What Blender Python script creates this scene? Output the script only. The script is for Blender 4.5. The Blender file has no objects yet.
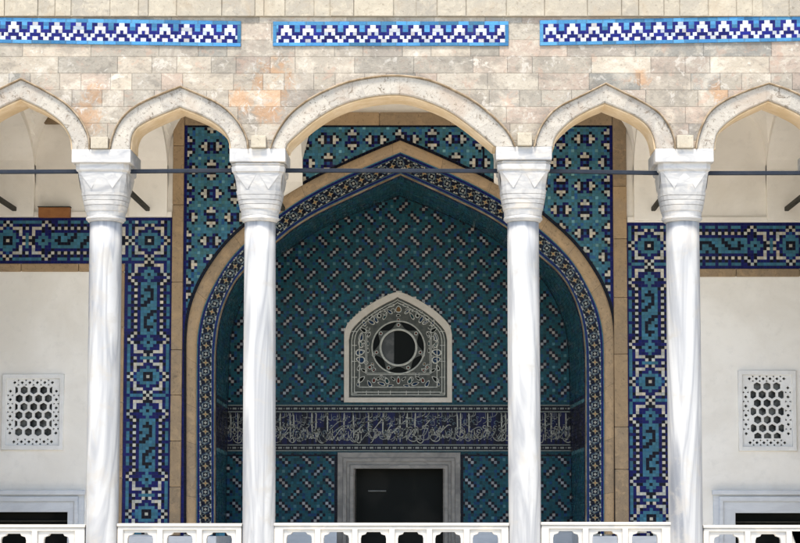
import bpy, bmesh, math, random
import numpy as np
from mathutils import Vector
R = random.Random(11)
scene = bpy.context.scene
COL = scene.collection

# ---------------------------------------------------------------- camera model
F, PPX, PPY = 1716.0, 440.0, 365.0           # focal length and principal point, in pixels of an 800 px wide frame
PITCH = math.atan(115 / 1720.0)
CX, CY, EYE = 0.42, -17.2, 1.58
cp, sp = math.cos(PITCH), math.sin(PITCH)
def U(px, py, Y):
    """pixel of the photograph -> (X, Z) on the upright plane at depth Y"""
    u, v = (px - PPX) / F, (PPY - py) / F
    t = (Y - CY) / (cp - v * sp)
    return (CX + u * t, EYE + t * (sp + v * cp))
YW, YB = 2.8, 4.55                           # portico wall plane, back wall of the niche
YA = 0.0; TW = .37                                     # front of the arcade
YC = 0.25                                    # column axis

# ---------------------------------------------------------------- node helper
class NT:
    def __init__(s, name):
        s.m = bpy.data.materials.new(name); s.m.use_nodes = True
        s.t = s.m.node_tree; s.n = s.t.nodes; s.n.clear()
        s.out = s.n.new('ShaderNodeOutputMaterial')
        s.b = s.n.new('ShaderNodeBsdfPrincipled')
        s.t.links.new(s.b.outputs[0], s.out.inputs[0])
    def put(s, sock, v):
        if isinstance(v, bpy.types.NodeSocket): s.t.links.new(v, sock)
        elif isinstance(v, (tuple, list)) and len(v) == 3 and sock.type == 'RGBA': sock.default_value = (*v, 1)
        else: sock.default_value = v
    def math(s, op, a, b=0.0, c=None, clamp=False):
        n = s.n.new('ShaderNodeMath'); n.operation = op; n.use_clamp = clamp
        s.put(n.inputs[0], a); s.put(n.inputs[1], b)
        if c is not None: s.put(n.inputs[2], c)
        return n.outputs[0]
    def pos(s): return s.n.new('ShaderNodeNewGeometry').outputs['Position']
    def scaled(s, vec, sc, off=(0, 0, 0)):
        n = s.n.new('ShaderNodeMapping'); s.put(n.inputs[0], vec)
        n.inputs['Scale'].default_value = sc; n.inputs['Location'].default_value = off
        return n.outputs[0]
    def noise(s, vec, scale, detail=4, rough=.55, dist=0):
        n = s.n.new('ShaderNodeTexNoise'); s.put(n.inputs['Vector'], vec)
        n.inputs['Scale'].default_value = scale; n.inputs['Detail'].default_value = detail
        n.inputs['Roughness'].default_value = rough; n.inputs['Distortion'].default_value = dist
        return n.outputs['Fac']
    def ramp(s, fac, a, b):                    # smooth 0..1 between a and b
        n = s.n.new('ShaderNodeMapRange'); n.interpolation_type = 'SMOOTHSTEP'
        s.put(n.inputs[0], fac); n.inputs[1].default_value = a; n.inputs[2].default_value = b
        return n.outputs[0]
    def mix(s, fac, a, b, mode='MIX'):
        n = s.n.new('ShaderNodeMix'); n.data_type = 'RGBA'; n.blend_type = mode
        s.put(n.inputs[0], fac); s.put(n.inputs[6], a); s.put(n.inputs[7], b)
        return n.outputs[2]
    def xyz(s, vec):
        n = s.n.new('ShaderNodeSeparateXYZ'); s.put(n.inputs[0], vec); return n.outputs
    def comb(s, x, y, z=0.0):
        n = s.n.new('ShaderNodeCombineXYZ'); s.put(n.inputs[0], x); s.put(n.inputs[1], y); s.put(n.inputs[2], z)
        return n.outputs[0]
    def white(s, vec):
        n = s.n.new('ShaderNodeTexWhiteNoise'); n.noise_dimensions = '3D'; s.put(n.inputs[0], vec)
        return n.outputs['Value'], n.outputs['Color']
    def attr(s, name):
        n = s.n.new('ShaderNodeAttribute'); n.attribute_name = name; return n.outputs['Color']
    def bump(s, h, strength, dist=.01):
        n = s.n.new('ShaderNodeBump'); n.inputs['Strength'].default_value = strength
        n.inputs['Distance'].default_value = dist; s.put(n.inputs['Height'], h)
        s.put(s.b.inputs['Normal'], n.outputs[0])
    def done(s, col, rough=.8, spec=.3):
        s.put(s.b.inputs['Base Color'], col); s.put(s.b.inputs['Roughness'], rough)
        s.b.inputs['Specular IOR Level'].default_value = spec
        return s.m

def SC(c, f): return tuple(v * f for v in c)
def mat_facade():
    k = NT('facade_limestone'); p = k.pos(); o = k.xyz(p)
    H = .172
    zz = k.math('ADD', o[2], k.math('MULTIPLY', k.math('SUBTRACT', k.noise(p, .8, 1), .5), .012))
    rowf = k.math('DIVIDE', k.math('SUBTRACT', zz, 5.872), H)
    row = k.math('FLOOR', rowf)
    rv, _ = k.white(k.comb(row, 3.7, 1.1))
    w = k.math('ADD', .42, k.math('MULTIPLY', rv, .5))
    cf = k.math('ADD', k.math('DIVIDE', o[0], w), k.math('MULTIPLY', rv, 37.7))
    cell = k.math('FLOOR', cf)
    fr = k.math('SUBTRACT', cf, cell)
    # some blocks are split in two
    sv, _ = k.white(k.comb(cell, row, 9.3))
    split = k.math('GREATER_THAN', sv, .55)
    half = k.math('MULTIPLY', split, k.math('GREATER_THAN', fr, .58))
    bid = k.comb(cell, row, half)
    v1, c1 = k.white(bid)
    cc = k.xyz(c1)
    base = k.mix(v1, (.50, .44, .355), (.36, .335, .29))
    base = k.mix(k.ramp(cc[0], .55, .95), base, (.46, .375, .31))
    base = k.mix(k.ramp(cc[1], .72, .9), base, (.55, .495, .41))
    base = k.mix(k.ramp(cc[2], .80, .95), base, (.345, .33, .295))
    # mottling, pits and flaking
    n1 = k.noise(p, 6, 7, .65, .4); n2 = k.noise(p, 22, 6, .7); n3 = k.noise(p, 3.2, 5, .6, .8); n5 = k.noise(k.scaled(p, (1, 1, 1.5), (7, 0, 3)), 2.1, 9, .7, .35); n6 = k.noise(k.scaled(p, (1, 1, 1), (2, 0, 8)), 60, 4, .7)
    n7 = k.noise(k.scaled(p, (1, 1, 1), (11, 0, 5)), 5.5, 9, .74, .35)
    base = k.mix(k.ramp(n1, .46, .66), base, (.53, .475, .395))
    base = k.mix(k.math('MULTIPLY', k.ramp(n2, .52, .66), .6), base, (.25, .22, .185))
    base = k.mix(k.math('MULTIPLY', k.ramp(n3, .55, .75), .30), base, (.47, .36, .29))
    base = k.mix(k.math('MULTIPLY', k.ramp(n5, .50, .62), .7), base, (.29, .26, .22))
    base = k.mix(k.math('MULTIPLY', k.ramp(n5, .47, .36), .75), base, (.66, .60, .51))
    base = k.mix(k.math('MULTIPLY', k.ramp(n6, .6, .72), .5), base, (.22, .19, .16))
    base = k.mix(k.math('MULTIPLY', k.ramp(n7, .55, .63), .6), base, (.50, .36, .28))
    base = k.mix(k.math('MULTIPLY', k.ramp(n7, .44, .38), .7), base, (.68, .63, .56))
    # iron stains of their own shape
    st = None
    for (x, y, r) in ((85, 118, .30), (272, 84, .38), (240, 100, .26), (722, 91, .22), (640, 78, .15), (268, 110, .24), (95, 95, .2), (190, 80, .12)):
        X, Z = U(x, y, 0)
        n = k.n.new('ShaderNodeVectorMath'); n.operation = 'DISTANCE'
        k.put(n.inputs[0], k.comb(o[0], 0.0, o[2])); n.inputs[1].default_value = (X, 0, Z)
        d = k.math('SUBTRACT', 1, k.math('DIVIDE', n.outputs['Value'], r), clamp=True)
        st = d if st is None else k.math('MAXIMUM', st, d)
    st = k.math('MULTIPLY', st, k.ramp(cc[1], .0, .30))
    ns = k.noise(p, 9, 6, .7, 1.2)
    stain = k.ramp(k.math('ADD', st, k.math('MULTIPLY', k.math('SUBTRACT', ns, .5), 2.2)), .25, .8)
    stain = k.math('MULTIPLY', stain, k.ramp(st, 0, .25))
    base = k.mix(k.math('MULTIPLY', stain, .65), base, (.52, .30, .155))
    fl = k.math('MULTIPLY', k.ramp(k.noise(k.scaled(p, (1, 1, 1), (4, 2, 9)), 10, 6, .7, 1.5), .56, .64), k.ramp(st, 0, .4))
    base = k.mix(k.math('MULTIPLY', fl, .8), base, (.62, .58, .53))
    # joints
    fz = k.math('SUBTRACT', rowf, row)
    jz = k.math('MINIMUM', fz, k.math('SUBTRACT', 1, fz))
    jx = k.math('MULTIPLY', k.math('MINIMUM', fr, k.math('SUBTRACT', 1, fr)), k.math('DIVIDE', w, H))
    js = k.math('ADD', k.math('MULTIPLY', k.math('ABSOLUTE', k.math('SUBTRACT', fr, .58)), k.math('DIVIDE', w, H)),
                k.math('SUBTRACT', 1, split))
    j = k.math('MINIMUM', k.math('MINIMUM', jz, jx), js)
    jn = k.math('ADD', j, k.math('MULTIPLY', k.math('SUBTRACT', n2, .5), .04))
    jm = k.math('SUBTRACT', 1, k.ramp(jn, .004, .022))
    base = k.mix(k.math('MULTIPLY', k.math('MULTIPLY', jm, k.ramp(n7, .40, .60)), .30), base, (.26, .22, .18))
    h = k.math('SUBTRACT', k.math('ADD', k.math('MULTIPLY', n1, .8), k.math('MULTIPLY', n2, .5)), k.math('MULTIPLY', jm, .8))
    h = k.math('ADD', h, k.math('MULTIPLY', v1, .25))
    h = k.math('ADD', h, k.math('MULTIPLY', n6, .25))
    blk, _ = k.white(k.comb(half, cell, k.math('ADD', row, 5.5)))
    base = k.mix(1.0, base, k.mix(blk, (.53, .535, .53), (.77, .75, .72)), 'MULTIPLY')
    k.bump(h, .8, .014)
    return k.done(base, .9, .2)

def mat_block(name, a, b, dark, speck=.5, stainc=None, rough=.85):
    """stone whose blocks carry a tone in the colour attribute"""
    k = NT(name); p = k.pos()
    t = k.xyz(k.attr('Col'))
    base = k.mix(t[0], a, b)
    n1 = k.noise(p, 7, 6, .65, .5); n2 = k.noise(p, 30, 6, .75, .6)
    base = k.mix(k.math('MULTIPLY', k.ramp(n1, .45, .68), .6), base, tuple(min(.85, c * 1.2) for c in a))
    base = k.mix(k.math('MULTIPLY', k.ramp(n2, .55, .68), speck), base, dark)
    if stainc:
        base = k.mix(k.math('MULTIPLY', k.ramp(k.noise(p, 2.3, 4, .6, .6), .5, .7), .6), base, stainc)
    n4 = k.noise(k.scaled(p, (1, 1, 1), (3, 1, 5)), 12, 8, .75, 1.2)
    base = k.mix(k.math('MULTIPLY', k.ramp(n4, .55, .64), speck * .8), base, tuple(c * 2.2 for c in dark))
    base = k.mix(k.math('MULTIPLY', k.ramp(n4, .44, .34), .6), base, tuple(min(.8, c * 1.25) for c in a))
    base = k.mix(t[1], base, dark)
    base = k.mix(1.0, base, (.69, .68, .655), 'MULTIPLY')
    k.bump(k.math('ADD', n1, k.math('MULTIPLY', n2, .6)), .5, .012)
    return k.done(base, rough, .25)

def mat_marble(name, a, vein, scale=(5, 5, .55), amount=.7, rough=.45, dirt=None):
    k = NT(name); p = k.pos(); info = k.n.new('ShaderNodeObjectInfo')
    q = k.n.new('ShaderNodeVectorMath'); q.operation = 'ADD'
    k.put(q.inputs[0], k.scaled(p, scale)); k.put(q.inputs[1], k.comb(0.0, k.math('MULTIPLY', info.outputs['Random'], 40), 0.0))
    n1 = k.noise(q.outputs[0], 1.0, 4, .5, .9)
    v = k.math('SUBTRACT', 1, k.math('MULTIPLY', k.math('ABSOLUTE', k.math('SUBTRACT', n1, .5)), 9), clamp=True)
    n2 = k.noise(q.outputs[0], .7, 4, .5, .6)
    fac = k.math('MULTIPLY', k.math('MAXIMUM', k.math('MULTIPLY', v, .6), k.ramp(n2, .5, .68)), amount)
    base = k.mix(fac, a, vein)
    n3 = k.noise(p, 24, 6, .7)
    base = k.mix(k.math('MULTIPLY', k.ramp(n3, .55, .72), .25), base, tuple(c * .72 for c in a))
    if dirt:
        base = k.mix(k.math('MULTIPLY', k.ramp(k.noise(p, 4, 5, .65, .5), .5, .68), .5), base, dirt)
    k.bump(n3, .15, .006)
    return k.done(base, rough, .4)

def mat_tile(name='glazed_tile', rough=.22):
    k = NT(name); p = k.pos()
    uv = k.n.new('ShaderNodeUVMap'); uv.uv_map = 'UVMap'
    o = k.xyz(uv.outputs[0])
    e = k.math('MINIMUM', k.math('MINIMUM', o[0], k.math('SUBTRACT', 1, o[0])), k.math('MINIMUM', o[1], k.math('SUBTRACT', 1, o[1])))
    grout = k.math('SUBTRACT', 1, k.ramp(e, .02, .085))
    n1 = k.noise(p, 45, 4, .6); n2 = k.noise(p, 3.5, 5, .65, .7)
    base = k.mix(1.0, k.attr('Col'), k.mix(n1, (.68, .68, .68), (1.28, 1.28, 1.28)), 'MULTIPLY')
    base = k.mix(k.math('MULTIPLY', k.ramp(n2, .6, .78), .22), base, (.10, .085, .06))
    base = k.mix(k.math('MULTIPLY', grout, .30), base, (.05, .048, .042))
    wn = k.math('ADD', k.math('MULTIPLY', n1, .5), k.math('MULTIPLY', grout, -.8))
    k.bump(wn, .30, .006)
    r = k.math('ADD', rough, k.math('ADD', k.math('MULTIPLY', grout, .5), k.math('MULTIPLY', k.ramp(n2, .4, .75), .25)))
    return k.done(base, r, .09)

def mat_plain(name, a, b, scale=4, rough=.85, bump=.2, spec=.25, metal=0, fine=40):
    k = NT(name); p = k.pos()
    n1 = k.noise(p, scale, 6, .62, .5); n2 = k.noise(p, fine, 5, .65)
    base = k.mix(k.ramp(n1, .35, .68), a, b)
    base = k.mix(k.math('MULTIPLY', k.ramp(n2, .5, .75), .18), base, tuple(c * .6 for c in a))
    k.bump(k.math('ADD', n1, k.math('MULTIPLY', n2, .4)), bump, .01)
    k.b.inputs['Metallic'].default_value = metal
    return k.done(base, rough, spec)

def mat_paving():
    k = NT('stone_paving'); p = k.pos(); o = k.xyz(p)
    b = k.n.new('ShaderNodeTexBrick'); k.put(b.inputs['Vector'], p)
    b.inputs['Scale'].default_value = 1; b.inputs['Brick Width'].default_value = .8; b.inputs['Row Height'].default_value = .5
    b.inputs['Mortar Size'].default_value = .006
    b.inputs['Color1'].default_value = (.60, .55, .46, 1); b.inputs['Color2'].default_value = (.53, .49, .42, 1)
    b.inputs['Mortar'].default_value = (.25, .22, .18, 1)
    c = k.mix(k.math('MULTIPLY', k.ramp(k.noise(p, 3, 6), .4, .7), .4), b.outputs['Color'], (.60, .54, .44))
    k.bump(b.outputs['Fac'], -.3, .01)
    return k.done(c, .8, .3)

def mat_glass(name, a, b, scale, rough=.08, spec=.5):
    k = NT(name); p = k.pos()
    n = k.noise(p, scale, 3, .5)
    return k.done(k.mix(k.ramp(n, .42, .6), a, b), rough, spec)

M = {}
M['facade'] = mat_facade()
M['arch'] = mat_block('weathered_arch_stone', (.54, .50, .44), (.42, .395, .36), (.085, .066, .048), 1.0, (.44, .345, .27))
M['course'] = mat_block('cornice_stone', (.52, .465, .37), (.38, .35, .30), (.16, .135, .10), .6, (.46, .38, .28))
M['hood'] = mat_plain('weathered_hood_moulding', (.15, .105, .06), (.33, .26, .18), 7, .9, .5)
M['soffit'] = mat_plain('ochre_limestone', (.54, .405, .245), (.64, .51, .35), 5, .85, .3)
M['tan'] = mat_block('tan_sandstone', (.55, .385, .225), (.38, .285, .19), (.10, .075, .05), .55, (.44, .34, .24))
M['plaster'] = mat_plain('cream_plaster', (.85, .805, .73), (.76, .71, .63), 1.1, .92, .12, fine=9)
M['marble'] = mat_marble('white_veined_marble', (.425, .418, .405), (.15, .158, .175), rough=.4, amount=1.0, scale=(4.2, 4.2, .42), dirt=(.34, .31, .265))
M['capital'] = mat_marble('carved_white_marble', (.44, .425, .40), (.22, .225, .235), (2.5, 2.5, 7), .8, .5, (.56, .49, .40))
M['balus'] = mat_marble('warm_white_marble', (.46, .435, .39), (.31, .305, .30), (3, 3, 2), .5, .5, (.66, .58, .46))
M['greymarble'] = mat_marble('grey_marble', (.22, .198, .170), (.085, .078, .070), (3, 3, 5), .8, .45)
M['palemarble'] = mat_marble('pale_grey_marble', (.60, .61, .62), (.45, .46, .48), (2, 2, 6), .6, .45)
M['tile'] = mat_tile()
M['iron'] = mat_plain('painted_iron', (.012, .017, .027), (.020, .024, .033), 12, .6, .2, .15)
M['rawiron'] = mat_plain('dark_iron_bar', (.035, .033, .026), (.055, .05, .04), 12, .7, .2, .2)
M['wood'] = mat_plain('brown_wood', (.30, .125, .04), (.22, .085, .028), 7, .6, .2)
M['grille'] = mat_plain('pierced_plaster', (.76, .745, .71), (.70, .68, .64), 6, .85, .2)
M['tracery'] = mat_plain('stained_plaster_tracery', (.080, .082, .070), (.045, .050, .046), 22, .8, .3)
M['tracery_line'] = mat_plain('pale_plaster_line', (.47, .46, .40), (.34, .34, .30), 30, .8, .2)
M['wframe'] = mat_plain('beige_stone_frame', (.52, .47, .40), (.46, .41, .34), 7, .8, .2)
M['pane'] = mat_glass('dusty_dark_glass', (.012, .014, .016), (.17, .175, .165), 7, .3)  # lighter grey patches paint reflections into the pane colour
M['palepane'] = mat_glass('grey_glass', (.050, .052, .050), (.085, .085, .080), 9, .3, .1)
M['darkpane'] = mat_glass('dark_glass', (.004, .005, .004), (.010, .010, .008), 2, .5, .08)  # near-black colour in place of the unlit rooms behind
M['paving'] = mat_paving()
M['floor'] = mat_plain('marble_floor', (.80, .765, .70), (.72, .69, .63), 2, .55, .1)
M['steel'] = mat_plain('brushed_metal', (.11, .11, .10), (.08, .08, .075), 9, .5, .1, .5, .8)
_k = NT('stained_glass'); M['stained'] = _k.done(_k.attr('Col'), .3, .04)
# ---------------------------------------------------------------- object helpers
def wloc(o):
    v = Vector((0, 0, 0))
    while o is not None: v += o.location; o = o.parent
    return v
def tag(o, label=None, cat=None, group=None, kind=None):
    if label: o['label'] = label; o['kind'] = 'thing'
    if cat: o['category'] = cat
    if group: o['group'] = group
    if kind: o['kind'] = kind
    return o
def thing(name, loc, label, cat, group=None):
    o = bpy.data.objects.new(name, None); COL.objects.link(o); o.location = loc
    o.empty_display_size = .1
    return tag(o, label, cat, group)
def link(name, me, mats, parent=None, smooth=False):
    o = bpy.data.objects.new(name, me); COL.objects.link(o)
    for m in (mats if isinstance(mats, (list, tuple)) else [mats]): me.materials.append(m)
    if parent is not None:
        o.parent = parent
        d = -wloc(parent)
        for_arr = np.empty(len(me.vertices) * 3, np.float32); me.vertices.foreach_get('co', for_arr)
        for_arr = for_arr.reshape(-1, 3) + np.array(d, np.float32)
        me.vertices.foreach_set('co', for_arr.ravel()); me.update()
    if smooth: me.polygons.foreach_set('use_smooth', [True] * len(me.polygons))
    return o

class MB:
    """gathers polygons, each with its own colour"""
    def __init__(s): s.v = []; s.f = []; s.c = []; s.uv = []
    def poly(s, pts, col=(.5, .5, .5), uv=None):
        i = len(s.v); s.v.extend(pts); s.f.append(tuple(range(i, i + len(pts)))); s.c.append(col)
        s.uv.append(uv or ([(0, 0), (1, 0), (1, 1), (0, 1)] if len(pts) == 4 else [(.5, .5)] * len(pts)))
    def box(s, x0, x1, y0, y1, z0, z1, col=(.5, .5, .5)):
        P = [(x0,y0,z0),(x1,y0,z0),(x1,y1,z0),(x0,y1,z0),(x0,y0,z1),(x1,y0,z1),(x1,y1,z1),(x0,y1,z1)]
        for f in ((0,1,5,4),(1,2,6,5),(2,3,7,6),(3,0,4,7),(4,5,6,7),(3,2,1,0)): s.poly([P[i] for i in f], col)
    def build(s, name, mats, parent=None, weld=False, bevel=0):
        me = bpy.data.meshes.new(name); me.from_pydata(s.v, [], s.f)
        ul = me.uv_layers.new(name='UVMap')
        ul.data.foreach_set('uv', np.array([q for u in s.uv for q in u], np.float32).ravel())
        ca = me.color_attributes.new('Col', 'FLOAT_COLOR', 'CORNER')
        ca.data.foreach_set('color', np.array([(*c, 1) for c, f in zip(s.c, s.f) for _ in f], np.float32).ravel())
        if weld or bevel:
            b = bmesh.new(); b.from_mesh(me); bmesh.ops.remove_doubles(b, verts=b.verts, dist=1e-5)
            if bevel:
                bmesh.ops.bevel(b, geom=[e for e in b.edges if e.is_manifold and e.calc_face_angle(0) > .5], offset=bevel, segments=2, affect='EDGES', profile=.6)
            b.to_mesh(me); b.free()
        me.update()
        return link(name, me, mats, parent)

def plate_mesh(outer, holes, y0, y1, bevel=0.0):
    """flat slab in the XZ plane, thickness y0..y1, with holes"""
    cu = bpy.data.curves.new('tmp', 'CURVE'); cu.dimensions = '2D'; cu.fill_mode = 'BOTH'
    half = (y1 - y0) / 2; cu.extrude = half - bevel
    cu.bevel_depth = bevel; cu.bevel_resolution = 1; cu.offset = -bevel
    for pts in [outer] + list(holes):
        sp_ = cu.splines.new('POLY'); sp_.points.add(len(pts) - 1)
        for p, q in zip(sp_.points, pts): p.co = (q[0], q[1], 0, 1)
        sp_.use_cyclic_u = True
    ob = bpy.data.objects.new('tmp', cu); COL.objects.link(ob)
    dg = bpy.context.evaluated_depsgraph_get()
    me = bpy.data.meshes.new_from_object(ob.evaluated_get(dg))
    bpy.data.objects.remove(ob); bpy.data.curves.remove(cu)
    co = np.empty(len(me.vertices) * 3, np.float32); me.vertices.foreach_get('co', co); co = co.reshape(-1, 3)
    new = np.stack([co[:, 0], (y0 + y1) / 2 - co[:, 2], co[:, 1]], 1)
    me.vertices.foreach_set('co', new.ravel())
    me.update()
    b = bmesh.new(); b.from_mesh(me); bmesh.ops.recalc_face_normals(b, faces=b.faces); b.to_mesh(me); b.free()
    me.materials.clear()
    return me
from mathutils.geometry import delaunay_2d_cdt
def plate_cdt(name, outer, holes, y0, y1, mat, parent=None):
    V, E = [], []
    for L in [outer] + holes:
        b = len(V); V += [Vector((p[0], p[1])) for p in L]; E += [(b + q, b + (q + 1) % len(L)) for q in range(len(L))]
    vo, eo, fo, *_ = delaunay_2d_cdt(V, E, [], 1, 1e-5)
    n = len(vo); F = []; cnt = {}
    for f in fo:
        c = (sum(vo[q][0] for q in f) / len(f), sum(vo[q][1] for q in f) / len(f))
        if inside(c, outer) and not any(inside(c, h) for h in holes):
            F.append(tuple(f))
            for a, b in zip(f, tuple(f[1:]) + (f[0],)): cnt.setdefault(frozenset((a, b)), []).append((a, b))
    faces = F + [tuple(q + n for q in f[::-1]) for f in F] + [(l[0][1], l[0][0], l[0][0] + n, l[0][1] + n) for l in cnt.values() if len(l) == 1]
    me = bpy.data.meshes.new(name); me.from_pydata([(p[0], y0, p[1]) for p in vo] + [(p[0], y1, p[1]) for p in vo], [], faces)
    b = bmesh.new(); b.from_mesh(me); bmesh.ops.delete(b, geom=[v for v in b.verts if not v.link_faces], context='VERTS')
    bmesh.ops.recalc_face_normals(b, faces=b.faces); b.to_mesh(me); b.free()
    return link(name, me, mat, parent)
def plate(name, outer, holes, y0, y1, mat, parent=None, bevel=0.0):
    return link(name, plate_mesh(outer, holes, y0, y1, bevel), mat, parent)
def rect(x0, x1, z0, z1): return [(x0, z0), (x1, z0), (x1, z1), (x0, z1)]

def arclen(pts):
    s = [0]
    for a, b in zip(pts, pts[1:]): s.append(s[-1] + math.hypot(b[0]-a[0], b[1]-a[1]))
    return s
def at(pts, s, q):
    q = max(0, min(s[-1], q))
    for i in range(1, len(s)):
        if q <= s[i] + 1e-12:
            f = (q - s[i-1]) / max(1e-12, s[i] - s[i-1])
            return tuple(pts[i-1][k] + f * (pts[i][k] - pts[i-1][k]) for k in range(len(pts[0])))
    return pts[-1]
def resample(pts, n):
    s = arclen(pts); return [at(pts, s, s[-1] * i / (n - 1)) for i in range(n)]
def smooth(pts, it=2):
    for _ in range(it):
        q = [pts[0]]
        for a, b in zip(pts, pts[1:]):
            q.append((a[0]*.75+b[0]*.25, a[1]*.75+b[1]*.25)); q.append((a[0]*.25+b[0]*.75, a[1]*.25+b[1]*.75))
        q.append(pts[-1]); pts = q
    return pts
def inside(p, poly):
    x, y = p; c = False; j = len(poly) - 1
    for i in range(len(poly)):
        xi, yi = poly[i]; xj, yj = poly[j]
        if (yi > y) != (yj > y) and x < (xj - xi) * (y - yi) / (yj - yi) + xi: c = not c
        j = i
    return c
def sweep(A, B, prof, name, mat, parent, tones=None, caps=True, smooth_=False):
    """A and B: matching point lists in XZ.  prof: [(f across A->B, Y)] cross-section.  tones: colour per segment"""
    mb = MB(); n = len(A)
    def P(i, k):
        f, y = prof[k]
        return (A[i][0] + f * (B[i][0] - A[i][0]), y, A[i][1] + f * (B[i][1] - A[i][1]))
    for i in range(n - 1):
        c = tones(i) if tones else (.5, 0, 0)
        for k in range(len(prof) - 1):
            mb.poly([P(i, k), P(i+1, k), P(i+1, k+1), P(i, k+1)], c)
    if caps:
        for i in (0, n - 1): mb.poly([P(i, k) for k in range(len(prof))], (.5, 0, 0))
    o = mb.build(name, mat, parent, weld=True)
    b = bmesh.new(); b.from_mesh(o.data); bmesh.ops.recalc_face_normals(b, faces=b.faces); b.to_mesh(o.data); b.free()
    if smooth_: o.data.polygons.foreach_set('use_smooth', [True] * len(o.data.polygons))
    return o

# ---------------------------------------------------------------- tiles
PAL = {'T': (.042, .140, .200), 'B': (.022, .085, .21), 'N': (.008, .010, .085), 'K': (.005, .006, .014),
       'W': (.45, .43, .365), 'L': (.14, .30, .33), 'G': (.045, .130, .150), 'D': (.014, .06, .08),
       'C': (.050, .165, .30), 'V': (.010, .012, .10), 'X': (.40, .415, .44)}
NICHE_SHADE = dict(PAL, T=(.010, .066, .088), G=(.013, .062, .074), B=(.010, .045, .110), D=(.006, .040, .056), N=(.006, .008, .040), W=(.26, .258, .255), L=(.060, .150, .170))  # darkened tile palette: the niche's deeper shade is put into the colours
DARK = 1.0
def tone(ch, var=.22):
    c = (PAL if DARK == 1 else NICHE_SHADE)[ch]; f = 1 + R.uniform(-var, var); h = R.uniform(-.10, .10)
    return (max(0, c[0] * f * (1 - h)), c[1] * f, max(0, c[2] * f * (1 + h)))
def tile_grid(mb, Y, x0, z0, cw, ch, I, J, fn, keep=None):
    """cell (i, j) centred on x0 + i*cw, z0 + j*ch"""
    for i in I:
        for j in J:
            x, z = x0 + i * cw, z0 + j * ch
            if keep and not keep(x, z): continue
            c = fn(i, j)
            if c is None: continue
            mb.poly([(x-cw/2, Y, z-ch/2), (x+cw/2, Y, z-ch/2), (x+cw/2, Y, z+ch/2), (x-cw/2, Y, z+ch/2)],
                    tone(c) if isinstance(c, str) else c)

SCROLL = {9: (0,), 10: (-1, 0, 1), 11: (1,), 12: (1, -2), 13: (0, 1), 14: (-1, 0), 15: (-2, -1), 16: (-3, 3)}
def band(t, s):
    """the star and cartouche border: t along, s across (-7..7)"""
    a = abs(s)
    if a >= 7: return 'N'
    tt = t % 44
    if tt > 38: tt = 44 - tt
    if tt <= 6:
        t = tt
        if (t, a) == (0, 0) or (t, a) in ((6, 0), (5, 1), (4, 2), (4, 3), (4, 4), (3, 4), (2, 4), (1, 5), (0, 6)): return 'W'
        if max(t, a) == 1 or (t, a) in ((5, 0), (0, 5), (6, 1), (1, 6)): return 'K'
        if t + a <= 4 and (t, a) not in ((3, 1), (4, 0)) and max(t, a) <= 4: return 'T' if (t, a) != (0, 4) else 'B'
        if t == 6: return 'T' if a <= 5 else 'N'
        if a == 6: return 'T'
        return 'N' if (t + a) % 3 else 'K'
    c = tt - 6
    m = min(c, 32 - c)
    if m == 1: return 'W' if a == 1 else 'K' if a == 0 else 'N' if a < 6 else 'T'
    if m == 2: return 'W' if 2 <= a <= 4 else 'K' if a < 2 else 'N' if a < 6 else 'T'
    if m == 3: return 'W' if a == 4 else 'T' if a == 0 or a == 6 else 'N'
    if m == 4: return 'W' if a == 4 else 'T' if a <= 1 or a == 6 else 'N'
    if m == 5: return 'W' if a == 5 else 'K' if a in (0, 3, 4, 6) else 'T'
    if m == 6: return 'W' if a == 6 else 'T' if a <= 1 else 'N'
    if m == 7: return 'W' if a == 5 else 'T' if a == 0 else 'K' if a in (4, 6) else 'N'
    if m == 8: return 'W' if a == 4 else 'T' if a <= 2 else 'K' if a in (3, 5) else 'N'
    if a == 4: return 'W' if m % 2 == 0 else 'K'
    if a == 6: return 'N' if (c - 11) % 4 == 0 else 'T'
    if a == 5: return 'N' if m % 2 else 'K'
    key, side = (c, s) if c <= 16 else (32 - c, -s)
    if side in SCROLL.get(key, ()): return 'K'
    return 'N' if a == 3 else 'T'
def spandrel(i, j):
    ii, jj = round(i / 8), round(j / 8); di, dj = i - 8 * ii, j - 8 * jj
    if (ii + jj) % 2: di, dj = dj, di
    a, b = abs(di), abs(dj)
    if (a == 2 and b <= 1) or (a == 3 and b == 0): return 'W'
    if (a == 1 and b <= 1) or (a, b) in ((2, 2), (3, 1), (4, 0)): return 'K' if R.random() < .85 else 'N'
    if a == 0 and b <= 1: return 'N' if b else 'B'
    if a == 1 and b == 2: return 'T' if R.random() < .6 else 'N'
    if a == 4 and b == 4: return 'L' if R.random() < .8 else 'T'
    return 'G' if R.random() < .3 else 'T' if R.random() < .9 else 'B'
def lozenge(i, j, bias=0.0):
    a = (i + 4) % 8 - 4; b = (j + 4) % 8 - 4
    W1 = {(-1, -1), (0, 0), (1, 1)}
    if (a, b) in W1: return 'W' if R.random() < .93 else 'L'
    for (p, q) in W1:
        if abs(a - p) + abs(b - q) == 1: return 'K'
    c = i % 8 - 4; d = j % 8 - 4
    W2 = {(-1, 1), (0, 0), (1, -1)}
    if (c, d) in W2: return 'W' if R.random() < .93 else 'L'
    for (p, q) in W2:
        if abs(c - p) + abs(d - q) == 1: return 'K'
    if ((a, d) == (0, 0) or (c, b) == (0, 0)) and R.random() < .5: return 'L'
    r = R.random()
    return 'T' if r < .55 + bias else 'G' if r < .8 else 'B' if r < .92 else 'D'

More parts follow.
